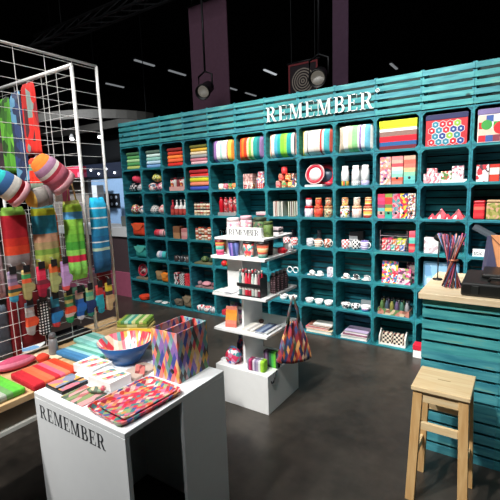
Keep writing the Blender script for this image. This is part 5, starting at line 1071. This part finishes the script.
solo('cream_cord', mesh('cord', lambda: B().tube([(0, -.03, 0), (0, -.008, .13), (0, 0, .17), (0, .008, .13), (0, .03, 0)], .005, 6)), flat('#e0c890', .9, .1), 'cream cord loop above the lime towel', 'cord', (XA+.02, -2.53, 1.585))
# scarves on the cross panel; dimness mixed into the green and red as dark cells
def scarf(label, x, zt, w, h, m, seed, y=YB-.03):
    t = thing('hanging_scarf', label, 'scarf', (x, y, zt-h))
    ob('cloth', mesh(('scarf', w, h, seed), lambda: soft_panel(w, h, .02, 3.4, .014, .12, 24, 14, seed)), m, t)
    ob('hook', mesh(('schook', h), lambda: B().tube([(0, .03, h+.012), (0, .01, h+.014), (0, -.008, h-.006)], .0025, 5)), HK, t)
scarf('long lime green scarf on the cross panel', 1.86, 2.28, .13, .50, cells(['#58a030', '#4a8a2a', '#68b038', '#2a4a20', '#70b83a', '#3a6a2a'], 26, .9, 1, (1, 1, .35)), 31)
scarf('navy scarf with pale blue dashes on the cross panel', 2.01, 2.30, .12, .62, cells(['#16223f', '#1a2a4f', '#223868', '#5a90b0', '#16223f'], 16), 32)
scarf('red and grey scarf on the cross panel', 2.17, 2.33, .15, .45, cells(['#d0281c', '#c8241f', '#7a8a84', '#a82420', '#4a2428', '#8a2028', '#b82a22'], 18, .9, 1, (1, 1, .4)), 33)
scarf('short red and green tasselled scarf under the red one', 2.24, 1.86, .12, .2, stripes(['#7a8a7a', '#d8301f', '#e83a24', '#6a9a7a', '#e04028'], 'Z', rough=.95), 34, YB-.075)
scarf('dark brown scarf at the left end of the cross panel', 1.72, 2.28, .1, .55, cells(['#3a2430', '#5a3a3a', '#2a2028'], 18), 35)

# ------------------------------------------------------------------ counter top goods
KZ = 3*H+.0366
t = thing('stick_bundle', 'sheaf of coloured long pencils held at the waist by a copper ring', 'pencils', (4.505, -1.28, KZ))
rn = random.Random(5); PCOL = ['#8a3040', '#2a3a70', '#c05a7a', '#3a3a44', '#d8a090', '#5a80b0', '#a84a3a', '#2a2a34', '#c87a8a', '#46508a']
for k in range(30):
    a = 2*PI*k/30; rb = .054 if k % 3 else .04; tw = 2.5
    p0 = (rb*math.cos(a), rb*math.sin(a), 0.004); p1 = (rb*1.4*math.cos(a+tw)-.012, rb*1.4*math.sin(a+tw), .305+.02*rn.random())
    ob('pencil', B().tube([p0, p1], .0042, 6).build('pencil'), flat(PCOL[k % 10], .45, .03), t)
ob('ring', mesh('cring', lambda: B().tube([(.027*math.cos(a_), .027*math.sin(a_), .165) for a_ in [2*PI*k/20 for k in range(21)]], .006, 8)), flat('#b8745a', .35, .05, metal=.5), t, label='copper coloured ring')
t = thing('pencil_topper', 'black rounded head standing on a stick behind the pencil sheaf', 'ornament', (4.40, -1.12, KZ))
ob('stick', mesh('tstick', lambda: B().tube([(0, 0, 0), (0, 0, .25)], .004, 6)), BLACK, t); ob('head', mesh('thead', lambda: blob_b(.03, .024, .027, 3, .15)), BLACK, t, (0, 0, .2505))
ob('base', mesh('tbase', lambda: B().lathe([(.03, 0), (.03, .006)], 16)), BLACK, t, (0, 0, 0.0))
t = thing('black_case', 'black padded case with a raised flap lying on the counter', 'case', (4.80, -1.265, KZ), (0, 0, .02))
BK = flat('#131514', .45, .1)
ob('body', mesh('case_b', lambda: bx(-.23, -.20, 0, .23, .20, .075), bevel=.012, seg=3), BK, t)
ob('flap', mesh('case_f', lambda: bx(-.14, -.05, .0755, .23, .21, .10), bevel=.01, seg=3), BK, t)
for x in (-.16, -.02, .12): ob('strap', mesh('case_s', lambda: bx(-.018, -.206, .012, .018, -.2005, .062), bevel=.002), flat('#202322', .4), t, (x, 0, 0))
ob('handle', mesh('case_h', lambda: B().tube([(-.10, -.12, .076), (-.09, -.125, .095), (0, -.13, .098), (.07, -.125, .095), (.08, -.12, .076)], .008, 8)), BK, t)
t = thing('fabric_basket', 'orange and navy faceted fabric bag standing behind the black case', 'bag', (4.755, -.985, KZ))
ob('front_panel', mesh('fb_f', lambda: B().prism([(-.10, 0), (.16, 0), (.16, .29), (-.075, .285)], -.01, .01)), flat('#e29a68', .7, .08), t, label='orange panel')
ob('side_gusset', mesh('fb_s', lambda: B().add([(-.10, -.012, 0), (-.075, -.012, .285), (-.10, .06, .27), (-.125, .05, 0), (-.10, .0, 0), (-.075, .0, .285), (-.10, .072, .27), (-.125, .062, 0)], [(0, 1, 2, 3), (7, 6, 5, 4), (0, 4, 5, 1), (1, 5, 6, 2), (2, 6, 7, 3), (3, 7, 4, 0)])), flat('#4a4a68', .7, .08), t, label='navy gusset')
ob('fold_line', mesh('fb_l', lambda: B().tube([(-.075, -.012, .28), (.03, -.013, .17), (.16, -.013, .26)], .0025, 5)), flat('#7a4a3a', .7), t)
ob('lower_fold', mesh('fb_d', lambda: B().prism([(-.10, 0), (.05, 0), (-.03, .09)], -.0135, -.0105)), flat('#54506a', .7, .08), t)
ob('corner_fold', mesh('fb_c', lambda: B().prism([(-.10, .0), (-.045, .0), (-.035, .09), (-.075, .283)], -.0165, -.0137)), flat('#4a4a68', .7, .08), t, label='navy corner')
ob('back_panel', mesh('fb_b', lambda: B().prism([(-.125, 0), (.16, 0), (.16, .27), (-.10, .27)], .075, .085)), flat('#5a4a58', .7, .08), t)

# ------------------------------------------------------------------ the neighbouring stand and the hall overhead
t = thing('neighbour_counter', 'brown counter with white top and pink plinth left of the crate wall', 'counter', (-1.0, .12, 0))
ob('plinth', bx(-.9, -.02, 0, .90, .55, .385).build('plinth'), flat('#b8607c', .6, .05), t, label='pink plinth')
ob('body', bx(-.9, 0, .3855, .88, .53, .945).build('ncbody'), flat('#57464a', .6, .06), t); ob('top', bx(-.92, -.03, .9455, .93, .56, 1.075).build('nctop'), flat('#e6e8ea', .4, .02), t)
solo('grey_box', cbox(.12, .1, .16, .003), flat('#6f7470', .6, .08), 'grey box standing on the neighbouring white counter', 'box', (-.42, .3, 1.0757))
t = thing('wire_stand', 'thin black wire frame stand on the neighbouring white counter', 'stand', (-.22, .28, 1.0757))
ob('frame', mesh('wstand', lambda: B().tube([(-.05, 0, 0), (-.05, 0, .2), (.05, 0, .2), (.05, 0, 0)], .005, 6).box(-.06, -.03, 0, .06, .03, .006)), BLACK, t)
solo('partition', bx(-4.6, 2.5, 0, -2.7, 2.6, 1.95).build('partition'), flat('#8fb0d4', .6, .04), 'pale blue partition of the neighbouring stand', 'partition')
for i, x in enumerate((-3.88, -3.40)):
    t = thing('wall_display', f"black square panel with four pale dots on the blue partition, {['left','right'][i]} one", 'panel', (x, 2.4995, 1.41))
    ob('board', mesh('dboard', lambda: bx(-.19, -.03, -.17, .19, 0, .17)), flat('#16181f', .5), t)
    for a in (-.09, .09):
        for b_ in (-.08, .08): ob('dot', mesh('ddot', lambda: B().lathe([(.04, 0), (.04, .006)], 14, Matrix.Rotation(PI/2, 4, 'X'))), flat('#b8c4d4', .5), t, (a, -.0302, b_))
t = thing('display_hutch', 'dark overhead fascia with small lamps above the blue partition', 'fascia', (-3.7, 2.45, 1.97))
ob('fascia', bx(-1.0, 0, 0, 1.0, .25, .34).build('hfascia'), flat('#1c2436', .5), t)
for i in range(6): ob('lamp', mesh('hlamp', lambda: B().lathe([(.018, 0), (.03, .02)], 12, Matrix.Rotation(PI/2, 4, 'X'))), glow('#f4f8ff', 4), t, (-.75+.3*i, -.001, .20 if i % 2 else .1))
solo('white_pillar', bx(-3.21, 1.75, 0, -3.03, 1.93, 1.78).build('white_pillar'), flat('#dfe3e8', .5, .03), 'white slim pillar before the blue partition', 'pillar')
solo('beige_partition', bx(-5.4, 2.0, 0, -3.7, 2.1, 1.95).build('beige_partition'), flat('#8f867f', .7, .06), 'beige partition seen through the grid panel', 'partition')
t = thing('red_awning', 'bright red and pink header strip above the beige partition', 'header', (-4.2, 1.6, 1.97))
ob('strip', bx(-1.0, 0, 0, .9, .12, .24).build('rstrip'), cells(['#c8203c', '#d02a48', '#e05a80', '#b81a34', '#f0a0b8'], 4), t)
ob('bracket', bx(-.9, .12, -.03, .8, .52, -.0).build('rbracket'), BLACK, t)
t = thing('ring_fascia', 'grey curved fascia beam hanging over the neighbouring stand', 'fascia', (-5.2, 3.6, 3.35))
def ringf():
    b = B(); n = 24
    for k in range(n):
        a0, a1 = PI+PI*k/n, PI+PI*(k+1)/n
        for r0, r1 in ((2.0, 2.06),):
            b.add([(r*math.cos(a)*1.05, r*math.sin(a)*.9, z) for z in (0, .2) for a, r in ((a0, r0), (a0, r1), (a1, r1), (a1, r0))], [(0, 3, 2, 1), (4, 5, 6, 7), (0, 1, 5, 4), (1, 2, 6, 5), (2, 3, 7, 6), (3, 0, 4, 7)])
    return b
ob('band', ringf().build('band'), flat('#55534f', .7, .08), t)
ob('beam', bx(-2.1, -.05, .0, 2.1, .05, .2).build('beam'), flat('#55534f', .7, .08), t)
for x in (-1.9, 1.9): ob('cable', B().tube([(x, 0, .2), (x, 0, 4.23)], .01, 5).build('cable'), BLACK, t)
for i, (x, y, z) in enumerate(((-5.51, 2.9, 3.08), (-4.3, 2.9, 3.02))):
    t = thing('pendant_lamp', f"small bright pendant lamp beyond the grid panel, {['left','right'][i]} one", 'lamp', (x, y, z))
    ob('shade', mesh('pshade', lambda: B().lathe([(.06, 0), (.07, .02), (.03, .1)], 14)), flat('#d8d8d8', .4), t, (0, 0, .031)); ob('bulb', mesh('pbulb', lambda: blob_b(.05, .05, .03, 1, 0)), glow('#ffffff', 12), t, (0, 0, -.026)); ob('cord', mesh('pcord', lambda: B().tube([(0, 0, .13), (0, 0, 4.5)], .006, 5)), BLACK, t)
solo('dark_backdrop', bx(-9.5, 4.2, 0, -3.4, 4.3, 3.3).build('dark_backdrop'), flat('#15181c', .7, .2), 'dark backdrop wall of the neighbouring stand', 'partition')
# banners, rigging and lights
ROPE = flat('#0c0c0e', .7)
def truss(label, x0, x1, y, z):
    t = thing('lighting_truss', label, 'truss', (0, y, z))
    for dy, dz in ((-.14, 0), (.14, 0), (0, .24)): ob('chord', B().tube([(x0, dy, dz), (x1, dy, dz)], .025, 8).build('chord'), flat('#18181a', .6), t)
    b = B(); n = int((x1-x0)/.4)
    for k in range(n):
        xa, xb = x0+(x1-x0)*k/n, x0+(x1-x0)*(k+1)/n
        b.tube([(xa, -.14, 0), (xb, 0, .24)], .012, 5); b.tube([(xa, .14, 0), (xb, 0, .24)], .012, 5); b.tube([(xa, -.14, 0), (xb, .14, 0)], .012, 5)
    ob('lacing', b.build('lacing'), flat('#18181a', .6), t)
    for x in (x0+1, x1-1): ob('cable', B().tube([(x, 0, .25), (x, 0, 7.59-z)], .01, 5).build('cable'), ROPE, t)
truss('black lighting truss hanging above and behind the crate wall', -4, 6, 1.25, 4.7)
def banner(label, x0, x1, z0, z1, m, y=1.62):
    t = thing('hanging_banner', label, 'banner', ((x0+x1)/2, y, z0))
    ob('sheet', bx(-(x1-x0)/2, -.01, 0, (x1-x0)/2, .01, z1-z0).build('sheet'), m, t)
    ob('rod', B().tube([(-(x1-x0)/2-.03, 0, z1-z0+.016), ((x1-x0)/2+.03, 0, z1-z0+.016)], .015, 8).build('rod'), BLACK, t)
    for x in (-(x1-x0)*.4, (x1-x0)*.4): ob('cord', B().tube([(x, 0, z1-z0+.03), (x, 0, 7.59-z0)], .005, 5).build('bcord'), ROPE, t)
    return t
banner('plain mauve banner hanging behind the left half of the crate wall', 0.02, .80, 2.72, 4.6, flat('#6a4658', .8, .08))
banner('narrow mauve banner hanging above the raised white lettering', 2.56, 2.78, 2.7, 4.4, flat('#5f4056', .8, .08))
t = banner('dark banner with red frame and pale concentric circles', 1.88, 2.34, 2.86, 3.36, flat('#2a1c22', .8, .06))
ob('red_frame', mesh('rframe', lambda: bx(-.23, -.016, 0, .23, -.0105, .025).box(-.23, -.016, .475, .23, -.0105, .5).box(-.23, -.016, .0251, -.205, -.0105, .4749).box(.205, -.016, .0251, .23, -.0105, .4749)), flat('#8a2a30', .7), t)
for i in range(5):
    ob('circle', mesh(('bcirc', i), lambda: ring_mesh(.175-.036*i-.016, .175-.036*i, .005, 28)), flat('#a89a8c', .7), t, (0, -.0105, .25))
def stage_light(label, x, y, z, aim):
    t = thing('stage_light', label, 'spotlight', (x, y, z))
    q = Vector(aim).to_track_quat('Z', 'Y').to_matrix().to_4x4()
    ob('housing', B().lathe([(.05, -.22), (.09, -.16), (.095, .1), (.11, .12), (.11, .2), (.1, .2), (.09, .12), (.001, .11)], 18, q).build('housing'), flat('#131315', .5), t)
    ob('lens', B().lathe([(.085, .125), (.085, .135)], 18, q).build('lens'), glow('#fff4e0', .12), t)
    ob('yoke', B().tube([(-.13, 0, 0), (-.13, 0, .2), (0, 0, .26), (.13, 0, .2), (.13, 0, 0)], .014, 6).build('yoke'), flat('#131315', .5), t)
    ob('clamp', B().tube([(0, 0, .26), (0, 0, 4.67-z)], .016, 6).build('clamp'), flat('#131315', .5), t)
stage_light('black stage spotlight hanging before the wide mauve banner', .72, 1.11, 3.12, (.4, -1, -.5))
stage_light('black stage spotlight hanging beside the circle banner', 2.58, 1.11, 3.0, (.3, -1, -.45))
for i, (x, y, nm) in enumerate(((-9.0, 9.0, 'far left'), (-9.0, 11.0, 'second from left'), (-13.0, 10.6, 'outermost left'), (-8.9, 15.1, 'third'), (-8.9, 17.1, 'fourth'), (-5.6, 13.8, 'fifth'), (-.6, 16.8, 'rightmost'))):
    t = thing('strip_light', f'ceiling strip light of the dark hall, {nm} one', 'ceiling light', (x, y, 7.0))
    ob('tube', mesh('ltube', lambda: bx(-.05, -.55, 0, .05, .55, .05)), glow('#e8eef4', .22 if i != 5 else .6), t); ob('housing', mesh('lhouse', lambda: bx(-.09, -.6, .0505, .09, .6, .12)), flat('#3a3a3c'), t)
    for y_ in (-.4, .4): ob('rod', mesh('lrod', lambda: B().tube([(0, y_, .12), (0, y_, .6)], .008, 5)), ROPE, t)
build_wall()
# repeats share a group
PL = {'wooden_crate': 'teal crates of the shelf wall', 'slatted_crate': 'slatted crates atop the shelf wall', 'counter_crate': 'teal crates building the counter', 'folded_throw': 'folded throws in the top row', 'striped_cushion': 'striped cushions in the top row',
      'hanging_towel': 'striped towels on the grid panel', 'narrow_towel': 'narrow towels behind the grid panel', 'large_towel': 'large towels behind the grid panel', 'sock_pair': 'socks on the grid panel', 'hanging_scarf': 'scarves on the cross panel', 'pepper_bottle': 'bottles in the black caddy on the tower'}
from collections import Counter
tops = [o for o in bpy.data.objects if o.parent is None and 'category' in o.keys()]
base = lambda o: o.name.split('.')[0]
cnt = Counter(base(o) for o in tops)
for o in tops:
    b_ = base(o)
    if cnt[b_] > 1 and 'group' not in o.keys():
        w_ = b_.replace('_', ' '); pl = w_ if w_.endswith('s') else (w_+'es' if w_.endswith(('x', 'ch', 'sh')) else (w_[:-1]+'ies' if w_.endswith('y') else w_+'s'))
        o['group'] = PL.get(b_, pl+' of the shop stand')
